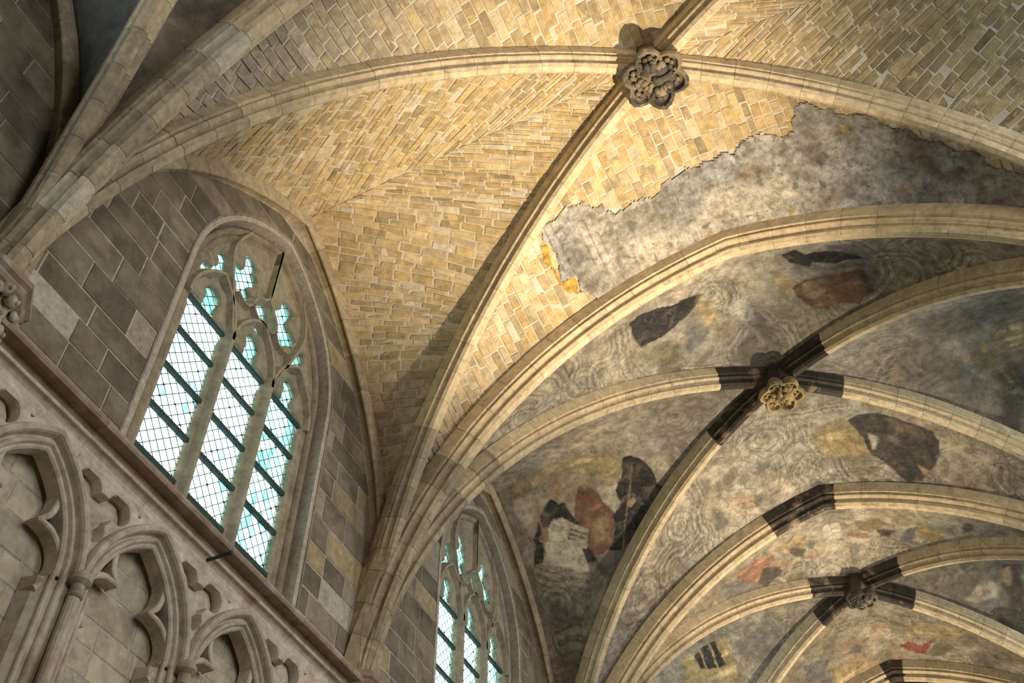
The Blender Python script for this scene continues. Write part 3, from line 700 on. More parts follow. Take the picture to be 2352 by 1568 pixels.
BRICK_TONES = np.array([(0.53, 0.385, 0.185), (0.58, 0.45, 0.26), (0.47, 0.355, 0.19), (0.60, 0.48, 0.31), (0.42, 0.33, 0.195), (0.55, 0.41, 0.215)])
def in_poly(x, y, poly):
    x = np.asarray(x, float); y = np.asarray(y, float); ins = np.zeros(x.shape, bool)
    n = len(poly)
    for i in range(n):
        x0, y0 = poly[i]; x1, y1 = poly[(i + 1) % n]
        if y0 == y1: continue
        c = ((y0 > y) != (y1 > y)) & (x < (x1 - x0) * (y - y0) / (y1 - y0) + x0)
        ins ^= c
    return ins
def poly_dist(x, y, poly):
    """signed distance, negative inside"""
    d = np.full(np.shape(x), 1e9)
    n = len(poly)
    for i in range(n):
        x0, y0 = poly[i]; x1, y1 = poly[(i + 1) % n]
        dx, dy = x1 - x0, y1 - y0; L = dx * dx + dy * dy + 1e-12
        s = np.clip(((x - x0) * dx + (y - y0) * dy) / L, 0, 1)
        d = np.minimum(d, np.hypot(x - x0 - s * dx, y - y0 - s * dy))
    return np.where(in_poly(x, y, poly), -d, d)

def brick_geom(patch, q, uq, w, lift, joint=0.0046, rough=0.0045):
    """q: t of the four corners, uq: u of the four corners (a0, b0, b1, a1)"""
    jt = joint / patch.D.len; ju = joint / w
    T = np.array([q[0] + jt, q[1] + jt, q[2] - jt, q[3] - jt]); U = np.array([uq[0] + ju, uq[1] - ju, uq[2] - ju, uq[3] + ju])
    P = patch.pos(T, U); O = patch.out(T)
    P = P + rng.normal(0, rough, P.shape)
    face = P - O * lift
    cen = face.mean(0)
    d = np.maximum(np.linalg.norm(face - cen, axis=1), 0.03)[:, None]
    mid = cen + (face - cen) * (1 - 0.007 / d)
    V = np.concatenate([P + O * 0.02, mid + O * 0.006, cen + (face - cen) * (1 - 0.016 / d)])
    F = [(8, 9, 10, 11)]
    for a, b in ((0, 4), (4, 8)):
        for k in range(4):
            l = (k + 1) % 4
            F.append((a + k, a + l, b + l, b + k))
    nr = np.cross(V[9] - V[8], V[11] - V[8])
    if nr @ (np.array([0, V[8][1], 2.0]) - V[8]) < 0: F = [f[::-1] for f in F]
    return V, F

def lay_bricks(web, patches, course, blen, skip, n_single, tone, t0=0.1):
    allb = []
    for p in patches:
        nC = int((1 - t0) * p.D.len / course)
        tc = np.linspace(t0, 1.0, nC + 1)
        tc[1:-1] += rng.normal(0, 0.06 * (tc[1] - tc[0]), nC - 1)
        ts = [tc[0]]
        for a, b in zip(tc[:-1], tc[1:]):
            # wide courses are doubled where the severy spreads more than the rib
            span = np.linalg.norm(p.pos(np.array(a), np.array(1.0)) - p.pos(np.array(b), np.array(1.0)))
            if span > 1.55 * course: ts.append((a + b) / 2)
            ts.append(b)
        for ta, tb in zip(ts[:-1], ts[1:]):
            w = p.width((ta + tb) / 2)
            U = np.linspace(0, 1, 9)
            A = p.pos(np.full(9, ta), U); B = p.pos(np.full(9, tb), U)
            cdir = np.gradient(A, axis=0); cdir /= np.linalg.norm(cdir, axis=1, keepdims=True)
            sh = -((B - A) * cdir).sum(1) / w            # makes the end joints square to the course
            x = -rng.uniform(0, blen)
            edges = [0.0]
            while True:
                x += blen * rng.uniform(0.72, 1.3)
                if x >= w: break
                if x > 0.06 and x - edges[-1] * w > 0.05: edges.append(x / w)
            if 1 - edges[-1] < 0.03: edges.pop() if len(edges) > 1 else None
            edges.append(1.0)
            top = [float(np.clip(e + np.interp(e, U, sh), 0.0, 1.0)) for e in edges]
            if top[0] > 0: top[0] = 0.0
            top[0] = 0.0; top[-1] = 1.0
            # bricks cut to a wedge where the sheared joints leave the cell
            lo, up = list(edges), list(top)
            k = 1
            if np.interp(0.0, U, sh) > 0.5 * blen / w:
                lo = [0.0] + lo; up = [0.0, float(np.interp(0.0, U, sh))] + up[1:]
            if np.interp(1.0, U, sh) < -0.5 * blen / w:
                lo = lo + [1.0]; up = up[:-1] + [1 + float(np.interp(1.0, U, sh)), 1.0]
            for a, b, c, d in zip(lo[:-1], lo[1:], up[1:], up[:-1]):
                if max(b - a, c - d) * w < 0.03: continue
                if c < d: c = d
                tm, um = (ta + tb) / 2, (a + b + c + d) / 4
                cc = p.pos(np.array(tm), np.array(um))
                if skip is not None and skip(cc): continue
                q = (ta, ta, tb, tb); uq = (a, b, c, d)
                allb.append((shown_area(p.pos(np.array(q), np.array(uq))), p, q, uq, w, tone(tm, cc)))
    allb.sort(key=lambda r: -r[0])
    mb = MB()
    for i, (ar, p, q, uq, w, col) in enumerate(allb):
        V, F = brick_geom(p, q, uq, w, 0.005 + abs(rng.normal(0, 0.004)))
        if i < n_single and ar > 60:
            link('brick', mesh_of('brick', V, F, False, np.tile(col, (12, 1))), BRICK, web)
        else:
            mb.add(V, F, tuple(col))
    if mb.V:
        o = mb.obj('brick_courses', BRICK, web); o['kind'] = 'stuff'
    return len(allb)

def tone_for(kind):
    def f(t, c):
        k = rng.integers(0, len(BRICK_TONES)); col = BRICK_TONES[k] * rng.uniform(0.86, 1.1)
        r = rng.uniform()
        grey = np.array([0.42, 0.35, 0.26]) * rng.uniform(0.85, 1.1)
        # the yellow wash has gone from the feet of the severies
        w = np.clip((0.62 - t) / 0.25 + rng.normal(0, 0.15), 0, 1)
        if kind == 'near': w = np.clip((0.80 - t) / 0.2 + rng.normal(0, 0.2), 0, 1)
        if kind == 'right': grey = np.array([0.37, 0.275, 0.145]) * rng.uniform(0.72, 1.3); w = max(w, float(np.clip((c[0] - .9) / 1.6, 0, 0.9)))  # right cell bricks darkened rightward, the floodlight's falloff put into their colour
        col = col * (1 - w) + grey * w
        if r < 0.035: col = np.array([0.62, 0.55, 0.43])
        elif r < 0.2: col = col * 0.82
        return col
    return f

PAL = {'stain': (.13, .118, .10), 'brown': (.24, .18, .115), 'blue': (.155, .15, .142), 'ochre': (.35, .27, .135), 'orange': (.37, .25, .15), 'white': (.55, .49, .39),
       'stone': (.42, .34, .2), 'black': (.035, .033, .034), 'olive': (.16, .145, .09), 'robe': (.15, .088, .055), 'dark': (.07, .06, .05), 'flesh': (.34, .235, .15),
       'cream': (.46, .40, .31), 'book': (.42, .37, .29), 'rust': (.17, .08, .05), 'staff': (.30, .22, .10), 'rose': (.27, .135, .09), 'grey': (.30, .275, .235), 'red': (.25, .06, .045)}
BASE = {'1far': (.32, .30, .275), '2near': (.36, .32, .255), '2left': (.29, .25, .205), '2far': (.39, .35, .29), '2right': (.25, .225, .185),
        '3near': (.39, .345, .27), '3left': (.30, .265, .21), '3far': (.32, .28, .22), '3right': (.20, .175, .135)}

def spiral_lines(x, y, cx, cy, r, sign):
    dx, dy = x - cx, y - cy
    rr = np.hypot(dx, dy) / r
    th = np.arctan2(dy, dx) / (2 * PI)
    f = rr * 2.6 - sign * th
    f = np.abs(f - np.floor(f) - 0.5)
    line = np.clip(1 - f / 0.17, 0, 1) * (rr < 1.15)
    ring = np.clip(1 - np.abs(rr - 1.25) / 0.07, 0, 1) + 0.6 * np.clip(1 - np.abs(rr - 1.5) / 0.05, 0, 1)
    core = np.clip(1 - rr / 0.35, 0, 1) * 0.8
    return np.clip(line * 0.85 + ring * 0.8 + core, 0, 1), rr

def paint(cell, P, U, seed, T=None, dlen=9.0):
    x, y = P[..., 0], P[..., 1]
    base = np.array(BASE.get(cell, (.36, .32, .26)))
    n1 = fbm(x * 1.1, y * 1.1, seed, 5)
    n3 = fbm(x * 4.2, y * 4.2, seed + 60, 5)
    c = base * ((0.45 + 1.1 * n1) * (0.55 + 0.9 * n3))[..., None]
    warm = fbm(x * 0.9 + 9, y * 0.9, seed + 5, 4)
    c = c * (1 + (warm - 0.45)[..., None] * np.array([0.25, 0.02, -0.35]))
    wx = x + 0.22 * (fbm(x * 2.2, y * 2.2, seed + 1, 3) - .5); wy = y + 0.22 * (fbm(x * 2.2 + 5, y * 2.2, seed + 2, 3) - .5)
    dark = np.array([.10, .088, .07])
    if cell != '1far':
        # flowing scrollwork drawn in dark outline, doubled
        g = fbm(wx * 1.15, wy * 1.15, seed + 7, 2)
        reg = np.clip((fbm(x * 0.8, y * 0.8, seed + 9, 2) - 0.40) * 8, 0, 1)
        L = 0
        for lev, wdt, st in ((.42, .008, .8), (.455, .006, .5), (.55, .009, .8), (.60, .006, .55), (.70, .008, .6)):
            L = np.maximum(L, np.clip(1 - np.abs(g - lev) / wdt, 0, 1) * st)
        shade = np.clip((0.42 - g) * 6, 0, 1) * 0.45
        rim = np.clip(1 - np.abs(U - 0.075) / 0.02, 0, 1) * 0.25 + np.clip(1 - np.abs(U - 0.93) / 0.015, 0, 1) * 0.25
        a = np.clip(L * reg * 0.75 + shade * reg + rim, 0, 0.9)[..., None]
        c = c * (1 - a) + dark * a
        for k, (sx, sy, r) in enumerate(SPIRALS.get(cell, [])):
            m = (np.abs(x - sx) < 2 * r) & (np.abs(y - sy) < 2 * r)
            if not m.any(): continue
            l, rr = spiral_lines(x[m], y[m], sx, sy, r, 1 if k % 2 else -1)
            cc = c[m]
            inside = np.clip((1.3 - rr) * 5, 0, 1)[:, None]
            cc = cc * (1 - inside * .5) + base * 1.12 * inside * .5
            cc = cc * (1 - l[:, None] * .75) + dark * l[:, None] * .75
            c[m] = cc
    else:
        # ghosts of the courses show through the thin render
        gh = np.clip((fbm(x * 0.9 + 3, y * 0.9, 77, 3) - .42) * 5, 0, 1)
        k = T * dlen / .115; row = np.floor(k)
        al = U * 2.9 / .27 + frac_hash(row, row * 0 + 3, 5) * 7
        jt = np.maximum(np.clip(1 - np.abs(k - row - .5) * -1 - 1.38, 0, 1) * 8, np.clip(np.abs(al - np.floor(al) - .5) - .45, 0, 1) * 14)
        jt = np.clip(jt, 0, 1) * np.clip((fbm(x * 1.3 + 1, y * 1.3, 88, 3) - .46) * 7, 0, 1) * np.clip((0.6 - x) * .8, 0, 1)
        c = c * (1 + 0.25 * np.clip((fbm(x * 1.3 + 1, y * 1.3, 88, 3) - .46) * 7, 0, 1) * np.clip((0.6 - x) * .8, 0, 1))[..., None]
        c = c * (1 - .55 * jt[..., None])
        c = c * (1 + 0.18 * gh[..., None] * (fbm(x * 9, y * 3.5, 78, 2) - .5)[..., None])
        sp = fbm(x * 7, y * 7, 79, 5) + .25 * (fbm(x * 1.2, y * 1.2, 80, 2) - .5); m = np.clip((sp - .56) * 14, 0, 1)[..., None] * .6
        c = c * (1 - m) + np.array([.2, .17, .135]) * m
    for cl, pts in STROKES:
        if cl != cell: continue
        xs = [p[0] for p in pts]; ys = [p[1] for p in pts]
        m = (x > min(xs) - .3) & (x < max(xs) + .3) & (y > min(ys) - .3) & (y < max(ys) + .3)
        if not m.any(): continue
        X = x[m] + 0.03 * (vnoise(x[m] * 9, y[m] * 9, 15) - .5); Y = y[m] + 0.03 * (vnoise(x[m] * 9, y[m] * 9, 16) - .5)
        d = np.full(X.shape, 9.0)
        K = [pts[0]] + list(pts) + [pts[-1]]; Q = []
        for q in range(1, len(K) - 2):
            p0, p1, p2, p3 = (np.array(K[q + e]) for e in (-1, 0, 1, 2))
            for t in (0, .25, .5, .75):
                Q.append(0.5 * (2 * p1 + (p2 - p0) * t + (2 * p0 - 5 * p1 + 4 * p2 - p3) * t * t + (3 * p1 - p0 - 3 * p2 + p3) * t ** 3))
        Q.append(np.array(pts[-1]))
        for a_, b_ in zip(Q[:-1], Q[1:]):
            e = b_ - a_; L2 = e @ e + 1e-9
            s_ = np.clip(((X - a_[0]) * e[0] + (Y - a_[1]) * e[1]) / L2, 0, 1)
            d = np.minimum(d, np.hypot(X - a_[0] - s_ * e[0], Y - a_[1] - s_ * e[1]))
        pale = np.clip(1 - np.abs(d - .05) / .035, 0, 1)[..., None] * .35
        ink = np.clip(1 - np.abs(d - .014) / .016, 0, 1) * .75 + np.clip(1 - np.abs(d - .095) / .018, 0, 1) * .8 + np.clip(1 - np.abs(d - .15) / .03, 0, 1) * .35
        ink = np.clip(ink * (0.5 + fbm(x[m] * 3, y[m] * 3, seed + 41, 3)), 0, .85)[..., None]
        cc = c[m] * (1 - pale) + base * 1.25 * pale
        c[m] = cc * (1 - ink) + dark * ink
    for (cl, col, soft, pts) in PAINT:
        if cl != cell: continue
        xs = [p[0] for p in pts]; ys = [p[1] for p in pts]
        pad = soft + 0.15
        m = (x > min(xs) - pad) & (x < max(xs) + pad) & (y > min(ys) - pad) & (y < max(ys) + pad)
        if not m.any(): continue
        if soft > 0.02: X, Y = wx[m], wy[m]
        else:
            X = x[m] + 0.025 * (vnoise(x[m] * 14, y[m] * 14, 5) - .5); Y = y[m] + 0.025 * (vnoise(x[m] * 14, y[m] * 14, 6) - .5)
        d = poly_dist(X, Y, pts)
        a = np.clip(0.5 - d / max(soft, 0.012), 0, 1)
        if soft > 0.065: a = np.clip(a * (0.45 + 0.8 * fbm(x[m] * 5, y[m] * 5, seed + 31, 4)), 0, 0.80)
        elif soft > 0.012: a = np.clip(a * (0.75 + 0.45 * fbm(x[m] * 5, y[m] * 5, seed + 31, 4)), 0, 0.93)
        tex = 0.7 + 0.6 * fbm(x[m] * 4 + y[m] * 3, y[m] * 9 - x[m] * 5, seed + 3, 4)
        cc = np.array(PAL[col]) * tex[..., None]
        if col in ('robe', 'rust', 'black', 'rose', 'ochre'):      # folds of the drapery
            fo = np.clip(fbm(x[m] * 2.0 + 3, y[m] * 10, seed + 8, 3) - .55, 0, 1)[..., None] * (2.2 if col != 'black' else 0.5)
            cc = cc * (1 + fo * 1.6)
            rimd = np.clip(1 - np.abs(d) / 0.035, 0, 1)[..., None] * 0.35
            cc = cc * (1 - rimd)
        c[m] = c[m] * (1 - a[..., None]) + cc * a[..., None]
    return np.clip(c, 0.01, 0.9)

CELL_TXT = {}
def build_cell(j, cell, label, mode, step=0.03, n_single=300):
    key = '%d%s' % (j, cell)
    if cell in ('near', 'far'):
        m = j if cell == 'near' else j + 1
        patches = [Patch(s, j, m, 'transverse') for s in (-1, 1)]
        base = (0, YS[m], 11.5)
    else:
        s = -1 if cell == 'left' else 1
        patches = [Patch(s, j, m, 'lateral') for m in (j, j + 1)]
        base = (s * 3, BOSS[j][1], 11.5)
    web = empty('vault_cell', (0, 0, 0))
    tag(web, label, 'vault', kind='structure')
    for k, p in enumerate(patches):
        if mode == 'brick' or mode == 'mixed':
            T, U, P = web_grid(p, 0.12)
            shade = 0.85 + 0.3 * fbm(P[..., 0] * 2, P[..., 1] * 2, 3)
            col = np.array([.60, .53, .42]) * shade[..., None]
            w = np.clip((.6 - T) / .25, 0, 1)[..., None]
            col = col * (1 - w) + np.array([.46, .41, .34]) * w * shade[..., None]
            me = grid_mesh('mortar_bed', P, col, None, patch_flip(P)); link('mortar_bed', me, VMORTAR, web)
        if mode == 'paint':
            T, U, P = web_grid(p, step)
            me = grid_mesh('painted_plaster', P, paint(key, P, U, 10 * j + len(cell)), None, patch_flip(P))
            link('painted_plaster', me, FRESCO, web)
        if mode == 'rough':
            T, U, P = web_grid(p, 0.04)
            r = fbm(P[..., 1] * 4, P[..., 2] * 4 + P[..., 0], 4, 4) - .5
            P = P + p.out(T) * (r * 0.05)[..., None]
            me = grid_mesh('rough_render', P, None, None, patch_flip(P)); link('rough_render', me, ROUGH if cell == 'left' else ROUGHBROWN, web)
        if mode == 'mixed':
            T, U, P = web_grid(p, 0.024, -0.034)
            x, y = P[..., 0], P[..., 1]
            d = poly_dist(x, y, PLASTER_EDGE) + 0.30 * (fbm(x * 6, y * 6, 51, 4) - .5)
            keep = d < 0
            fk = keep[:-1, :-1] & keep[1:, :-1] & keep[1:, 1:] & keep[:-1, 1:]
            edge = np.clip((d + 0.03) / 0.03, 0, 1)[..., None]
            P = P + p.out(T) * edge * 0.02
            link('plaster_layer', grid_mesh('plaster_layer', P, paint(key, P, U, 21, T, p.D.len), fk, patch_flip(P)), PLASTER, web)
            if k == 0:
                P2 = P - p.out(T) * 0.006
                d2 = poly_dist(x, y, OCHRE_EDGE) + 0.05 * (fbm(x * 11, y * 11, 61, 3) - .5)
                k2 = d2 < 0
                fk2 = k2[:-1, :-1] & k2[1:, :-1] & k2[1:, 1:] & k2[:-1, 1:]
                cols = np.array([.50, .29, .06]) * (0.7 + 0.6 * fbm(x * 8, y * 8, 3))[..., None]
                link('ochre_plaster_edge', grid_mesh('ochre_plaster_edge', P2, cols, fk2, patch_flip(P)), PLASTER, web)
    if mode == 'brick':
        big = {'left': (.125, .30), 'right': (.125, .30), 'near': (.135, .33), 'far': (.13, .27)}[cell]
        lay_bricks(web, patches, big[0], big[1], None, n_single, tone_for(cell))
    if mode == 'mixed':
        sk = lambda c: bool(poly_dist(np.array([c[0]]), np.array([c[1]]), PLASTER_EDGE)[0] < -0.12)
        lay_bricks(web, patches, .130, .27, sk, n_single, tone_for(cell))
    return web

build_cell(1, 'left', 'yellow brick vault cell with zigzag courses above the tall traceried window', 'brick')
build_cell(1, 'near', 'brick vault cell along the top edge, left of the largest boss', 'brick')
build_cell(1, 'far', 'brick vault cell below the largest boss, half covered by stained pale plaster', 'mixed')
build_cell(1, 'right', 'dull yellow brick vault cell in the top right corner', 'brick')
build_cell(0, 'far', 'dark rough vault cell between the thick rib and the straight rib at top left', 'rough')
build_cell(0, 'left', 'dark grey rendered vault cell beside the wall rib at top left', 'rough')
build_cell(0, 'right', 'brick vault cell beyond the top right edge', 'rough')
build_cell(2, 'near', 'painted vault cell with black and brown robed figures above the middle boss', 'paint', 0.022)
build_cell(2, 'left', 'painted vault cell with three robed figures, the left one holding a book', 'paint', 0.022)
build_cell(2, 'far', 'pale painted vault cell with one large dark figure below the middle boss', 'paint', 0.025)
build_cell(2, 'right', 'dim painted vault cell with a blue cloaked figure to the right of the middle boss', 'paint', 0.03)
build_cell(3, 'near', 'painted vault cell with rose and ochre clouds above the lowest boss', 'paint', 0.027)
build_cell(3, 'left', 'painted vault cell with three black bars on an ochre ground', 'paint', 0.03)
build_cell(3, 'far', 'painted vault cell with cherubs and a red drapery below the lowest boss', 'paint', 0.03)
build_cell(3, 'right', 'dark painted vault cell with a seated figure to the right of the lowest boss', 'paint', 0.033)

# ------------------------------------------------------------------ ribs
HALF = [(0.0, 0.0), (0.030, 0.0), (0.034, 0.009), (0.052, 0.019), (0.062, 0.036), (0.058, 0.052), (0.040, 0.068), (0.034, 0.087), (0.044, 0.101), (0.070, 0.104),
        (0.074, 0.112), (0.096, 0.120), (0.108, 0.137), (0.104, 0.153), (0.086, 0.165), (0.084, 0.176), (0.112, 0.184), (0.124, 0.190), (0.130, 0.36)]
def profile(sw, sd):
    h = [(w * sw, d * sd) for w, d in HALF[1:]]
    return [(-w, d) for w, d in h[::-1]] + h
def form_profile():
    h = [(0.0, 0.055), (0.045, 0.045), (0.062, 0.02), (0.068, 0.006), (0.085, 0.0), (0.104, 0.008), (0.112, 0.03), (0.112, 0.24)]
    return [(-w, d) for w, d in h[:0:-1]] + h

def voussoir_mesh(name, prof, R, dA, nseg=3):
    gap = 0.0012 / R
    c = np.mean(prof, axis=0)
    rings = []
    a0 = -dA / 2 + gap; a1 = dA / 2 - gap
    ch = 0.004 / R
    stations = [(a0, 1)] + [(a0 + ch + (a1 - a0 - 2 * ch) * k / nseg, 0) for k in range(nseg + 1)] + [(a1, 1)]
    for a, s in stations:
        ring = []
        for (w, d) in prof:
            if s: w, d = w * 0.978, d + 0.004
            ring.append(((R + d) * math.cos(a), w, (R + d) * math.sin(a)))
        rings.append(ring)
    V, F = sweep_rings(rings)
    me = mesh_of(name, V, F)
    # soften the rolls only along the sweep
    me.polygons.foreach_set('use_smooth', [len(p.vertices) == 4 for p in me.polygons])
    me.set_sharp_from_angle(angle=math.radians(38))
    return me

def build_rib(root, arc, prof, t0, t1, stone_len, mats, shift=0.0, name='rib_stone'):
    n = max(1, round(arc.len * (t1 - t0) / stone_len))
    dA = (arc.a1 - arc.a0) * (t1 - t0) / n
    me = voussoir_mesh(name, prof, arc.R, abs(dA))
    Y = np.cross([0, 0, 1.0], arc.e)
    basis = Matrix((tuple(arc.e) + (0,), tuple(Y) + (0,), (0, 0, 1, 0), (0, 0, 0, 1))).transposed()
    loc = Vector(arc.C) + Vector(Y) * shift
    for k in range(n):
        A = arc.a0 + (arc.a1 - arc.a0) * t0 + dA * (k + 0.5)
        mt = mats(t0 + (t1 - t0) * (k + 0.5) / n, k)
        o = link(name, me if mt is None else me, None, root)
        jit = Matrix.Translation((0, random.gauss(0, 0.0015), 0))
        o.matrix_world = Matrix.Translation(loc) @ basis @ Matrix.Rotation(-A, 4, 'Y') @ jit
        o.matrix_local = root.matrix_basis.inverted() @ o.matrix_world
        if not me.materials: me.materials.append(None)
        o.material_slots[0].link = 'OBJECT'
        o.material_slots[0].material = mt

def t_of_z(arc, z, off=0.0):
    ts = np.linspace(0, 1, 400); zz = arc.pt(ts, off)[:, 2]
    return float(ts[np.argmax(zz >= z)])

def mats_for(j, soot_from=None, grey_to=0.28, pale=()):
    def f(t, k):
        if soot_from is not None and t > soot_from: return SOOT
        if any(abs(t - q) < .026 for q in pale): return RIBPALE
        if t < grey_to + random.uniform(-.06, .06): return RIBGREY
        return RIB
    return f

DP = profile(1.12, 1.0); TP = profile(1.38, 1.1)
POS = {0: 'lowest', 1: '', 2: ''}
D_LAB = {(-1, 1, 0): 'straight moulded rib rising to the top edge at far left', (-1, 1, 1): 'long moulded rib running left from the largest boss',
         (1, 2, 1): 'moulded rib running right from the largest boss', (-1, 2, 1): 'moulded rib curving down from the largest boss beside the brick cell',
         (1, 1, 1): 'short moulded rib leaving the top edge above the largest boss', (-1, 2, 2): 'moulded rib running left from the middle boss, sooty at its crown',
         (1, 3, 2): 'moulded rib running right from the middle boss, sooty at its crown', (-1, 3, 2): 'moulded rib curving down from the middle boss past the robed figures',
         (1, 2, 2): 'moulded rib rising right from the middle boss', (-1, 3, 3): 'moulded rib running left from the lowest boss', (1, 4, 3): 'moulded rib running right from the lowest boss',
         (-1, 4, 3): 'moulded rib curving down from the lowest boss to the bottom edge', (1, 3, 3): 'moulded rib rising right from the lowest boss'}
ZR = 6.36
soot = {1: None, 2: 0.915, 3: 0.90}
for (s, m, j) in D_LAB:
    a = diag(s, m, j)
    r = empty('diagonal_rib', (s * SX, YS[m], ZR)); tag(r, D_LAB[(s, m, j)], 'rib')
    bpy.context.view_layer.update()
    sf = {0: None, 1: None, 2: {(-1, 2): 0.90, (1, 3): 0.90, (-1, 3): 0.84, (1, 2): 0.89}.get((s, m)), 3: {(-1, 3): .90, (1, 4): .88, (-1, 4): .90, (1, 3): .90}.get((s, m))}[j]
    build_rib(r, a, DP, t_of_z(a, ZR), 1 - 0.18 / a.len, 0.42, mats_for(j, sf, 0.42 if s < 0 else 0.25, ()))
T_LAB = {1: 'thick moulded arch with a pale repair block rising to the top edge at left', 2: 'broad pointed arch between the brick vault and the painted vault',
         3: 'pointed arch with a blackened point, below the middle boss', 4: 'farthest pointed arch, only its point showing at the bottom edge'}
for m in T_LAB:
    r = empty('transverse_arch', (0, YS[m], 11.7)); tag(r, T_LAB[m], 'arch')
    bpy.context.view_layer.update()
    for s in (-1, 1):
        a = trans(s, m)
        sf = None
        if m == 3: sf = 0.905 if s < 0 else 0.965
        if m == 4: sf = 0.97
        build_rib(r, a, TP, t_of_z(a, ZR), 1.0 + 0.035, 0.44, mats_for(m, sf, 0.42 if s < 0 else .25, (.458, .225) if m == 1 and s < 0 else ()), name='arch_stone')
F_LAB = {(-1, 1): 'moulded wall arch framing the tall window', (-1, 2): 'moulded wall arch framing the second, narrower looking window', (-1, 0): 'moulded wall arch at the far left edge'}
FP = form_profile()
for (s, j) in F_LAB:
    r = empty('wall_arch', (s * 5.3, BOSS[j][1], 11.6)); tag(r, F_LAB[(s, j)], 'arch')
    bpy.context.view_layer.update()
    for h in (0, 1):
        a = formeret(s, j, h)
        Y = np.cross([0, 0, 1.0], a.e)
        build_rib(r, a, FP, t_of_z(a, 6.4) * .999, 1.02, 0.5, lambda t, k: RIBGREY, shift=0.055 * s * Y[0], name='arch_stone')

# ------------------------------------------------------------------ bosses
def boss(j, label, rad, zc, petals, tilt, mat, collar=True):
    b = BOSS[j]
    r = empty('roof_boss', (b[0], b[1], zc)); tag(r, label, 'boss')
    V, F = lathe([(0.02, .42), (0.27, .42), (0.29, .22), (0.29, .10), (0.25, 0.04), (0.02, .03)], 12, amp=lambda a, z: 1 + 0.05 * math.cos(4 * a))
    link('collar', mesh_of('collar', V, F), SOOT if j > 1 else BOSSM, r)
    pr = rad * 0.44
    for k in range(petals):
        a = 2 * PI * (k + tilt) / petals
        cy, sy = math.cos(a), math.sin(a)
        prof = [(pr * .55, .12), (pr * 1.0, .03), (pr * 1.06, -.01), (pr * .98, -.045), (pr * .80, -.05), (pr * .70, -.01), (pr * .60, .012), (0.01, .02)]
        V, F = lathe(prof, 14, amp=lambda q, z, a=a: 1 + 0.16 * max(0, math.cos(q - a)) ** 8)
        me = mesh_of('petal', V, F, True); me.set_sharp_from_angle(angle=math.radians(35))
        p = link('petal', me, mat, r)
        p.location = (cy * rad * .62, sy * rad * .62, 0)
        p.rotation_euler = Vector((-sy, cy, 0)) .to_track_quat('X', 'Z').to_euler()
        p.rotation_euler = (sy * -0.28, cy * 0.28, 0)
        # carving inside the petal
        mb = MB()
        for q in range(5):
            aa = 2 * PI * q / 5 + k
            c0 = (math.cos(aa) * pr * .3, math.sin(aa) * pr * .3, -0.0)
            V, F = lathe([(0.005, .01), (pr * .25, -.005), (pr * .18, -.035), (0.004, -.045)], 7, c0)
            mb.add(V, F)
        o = mb.obj('petal_carving', mat, p, True)
    mb = MB()
    rr = random.Random(j)
    for k in range(34):
        a = rr.uniform(0, 2 * PI); d = rad * 0.55 * math.sqrt(rr.uniform(0, 1)); s = rr.uniform(.02, .05)
        h = -0.05 - 0.07 * (1 - d / (rad * .6)) + rr.uniform(-.015, .015)
        V, F = lathe([(0.004, h + .05), (s * .9, h + .03), (s, h), (s * .5, h - .02), (0.003, h - .024)], 7, (math.cos(a) * d, math.sin(a) * d, 0), amp=lambda q, z, a=a: 1 + .5 * math.cos(q - a) ** 2)
        mb.add(V, F)
    V, F = lathe([(rad * .5, .1), (rad * .52, -.02), (rad * .35, -.06), (0.01, -.075)], 16)
    mb.add(V, F)
    mb.obj('carved_foliage', mat, r, True)
    return r
boss(1, 'largest roof boss, a weathered six-petalled flower where four ribs cross', 0.39, 11.80, 6, .5, BOSSM)
boss(2, 'middle roof boss, a gilded six-petalled star at sooty ribs', 0.33, 11.80, 6, .3, GILT)
boss(3, 'lowest roof boss, a dark round wreath at blackened ribs', 0.27, 11.86, 7, .1, BOSSM)

# the open book of the left-hand friar: painted capitals lying on the plaster
def painted_text(web, lines):
    tl, tr, br, bl = (np.array(v) for v in ((-4.203, 13.177, 11.585), (-3.906, 13.366, 11.466), (-4.049, 13.589, 11.253), (-4.388, 13.433, 11.361)))
    inward = unit(np.array([-0.5, 13.3, 6.0]) - (tl + br) / 2)
    mb = MB()
    for k, (txt, s0, s1, t0, t1) in enumerate(lines):
        cu = bpy.data.curves.new('t', 'FONT'); cu.body = txt; cu.size = 1.0; cu.extrude = 0.0
        o = bpy.data.objects.new('t', cu); COL.objects.link(o)
        me = bpy.data.meshes.new_from_object(o.evaluated_get(bpy.context.evaluated_depsgraph_get()))
        v = np.array([q.co[:2] for q in me.vertices]); f = [tuple(p.vertices) for p in me.polygons]
        bpy.data.objects.remove(o); bpy.data.curves.remove(cu); bpy.data.meshes.remove(me)
        v = (v - v.min(0)) / (v.max(0) - v.min(0))
        S = s0 + (s1 - s0) * v[:, 0:1]; T = t1 + (t0 - t1) * v[:, 1:2]
        P = (tl * (1 - S) + tr * S) * (1 - T) + (bl * (1 - S) + br * S) * T + inward * 0.022
        mb.add(P, f)
    mb.obj('painted_lettering', INK, web)
INK, nt_, b_ = new_mat('black_paint', 0.95)
b_.inputs['Base Color'].default_value = (0.05, 0.045, 0.04, 1)
painted_text([o for o in COL.objects if o.get('label', '').startswith('painted vault cell with three robed')][0],
             [('IN PRINCIPIO', .12, .93, .20, .33), ('ERAT VER-', .10, .90, .42, .55), ('BVM', .08, .42, .63, .76)])
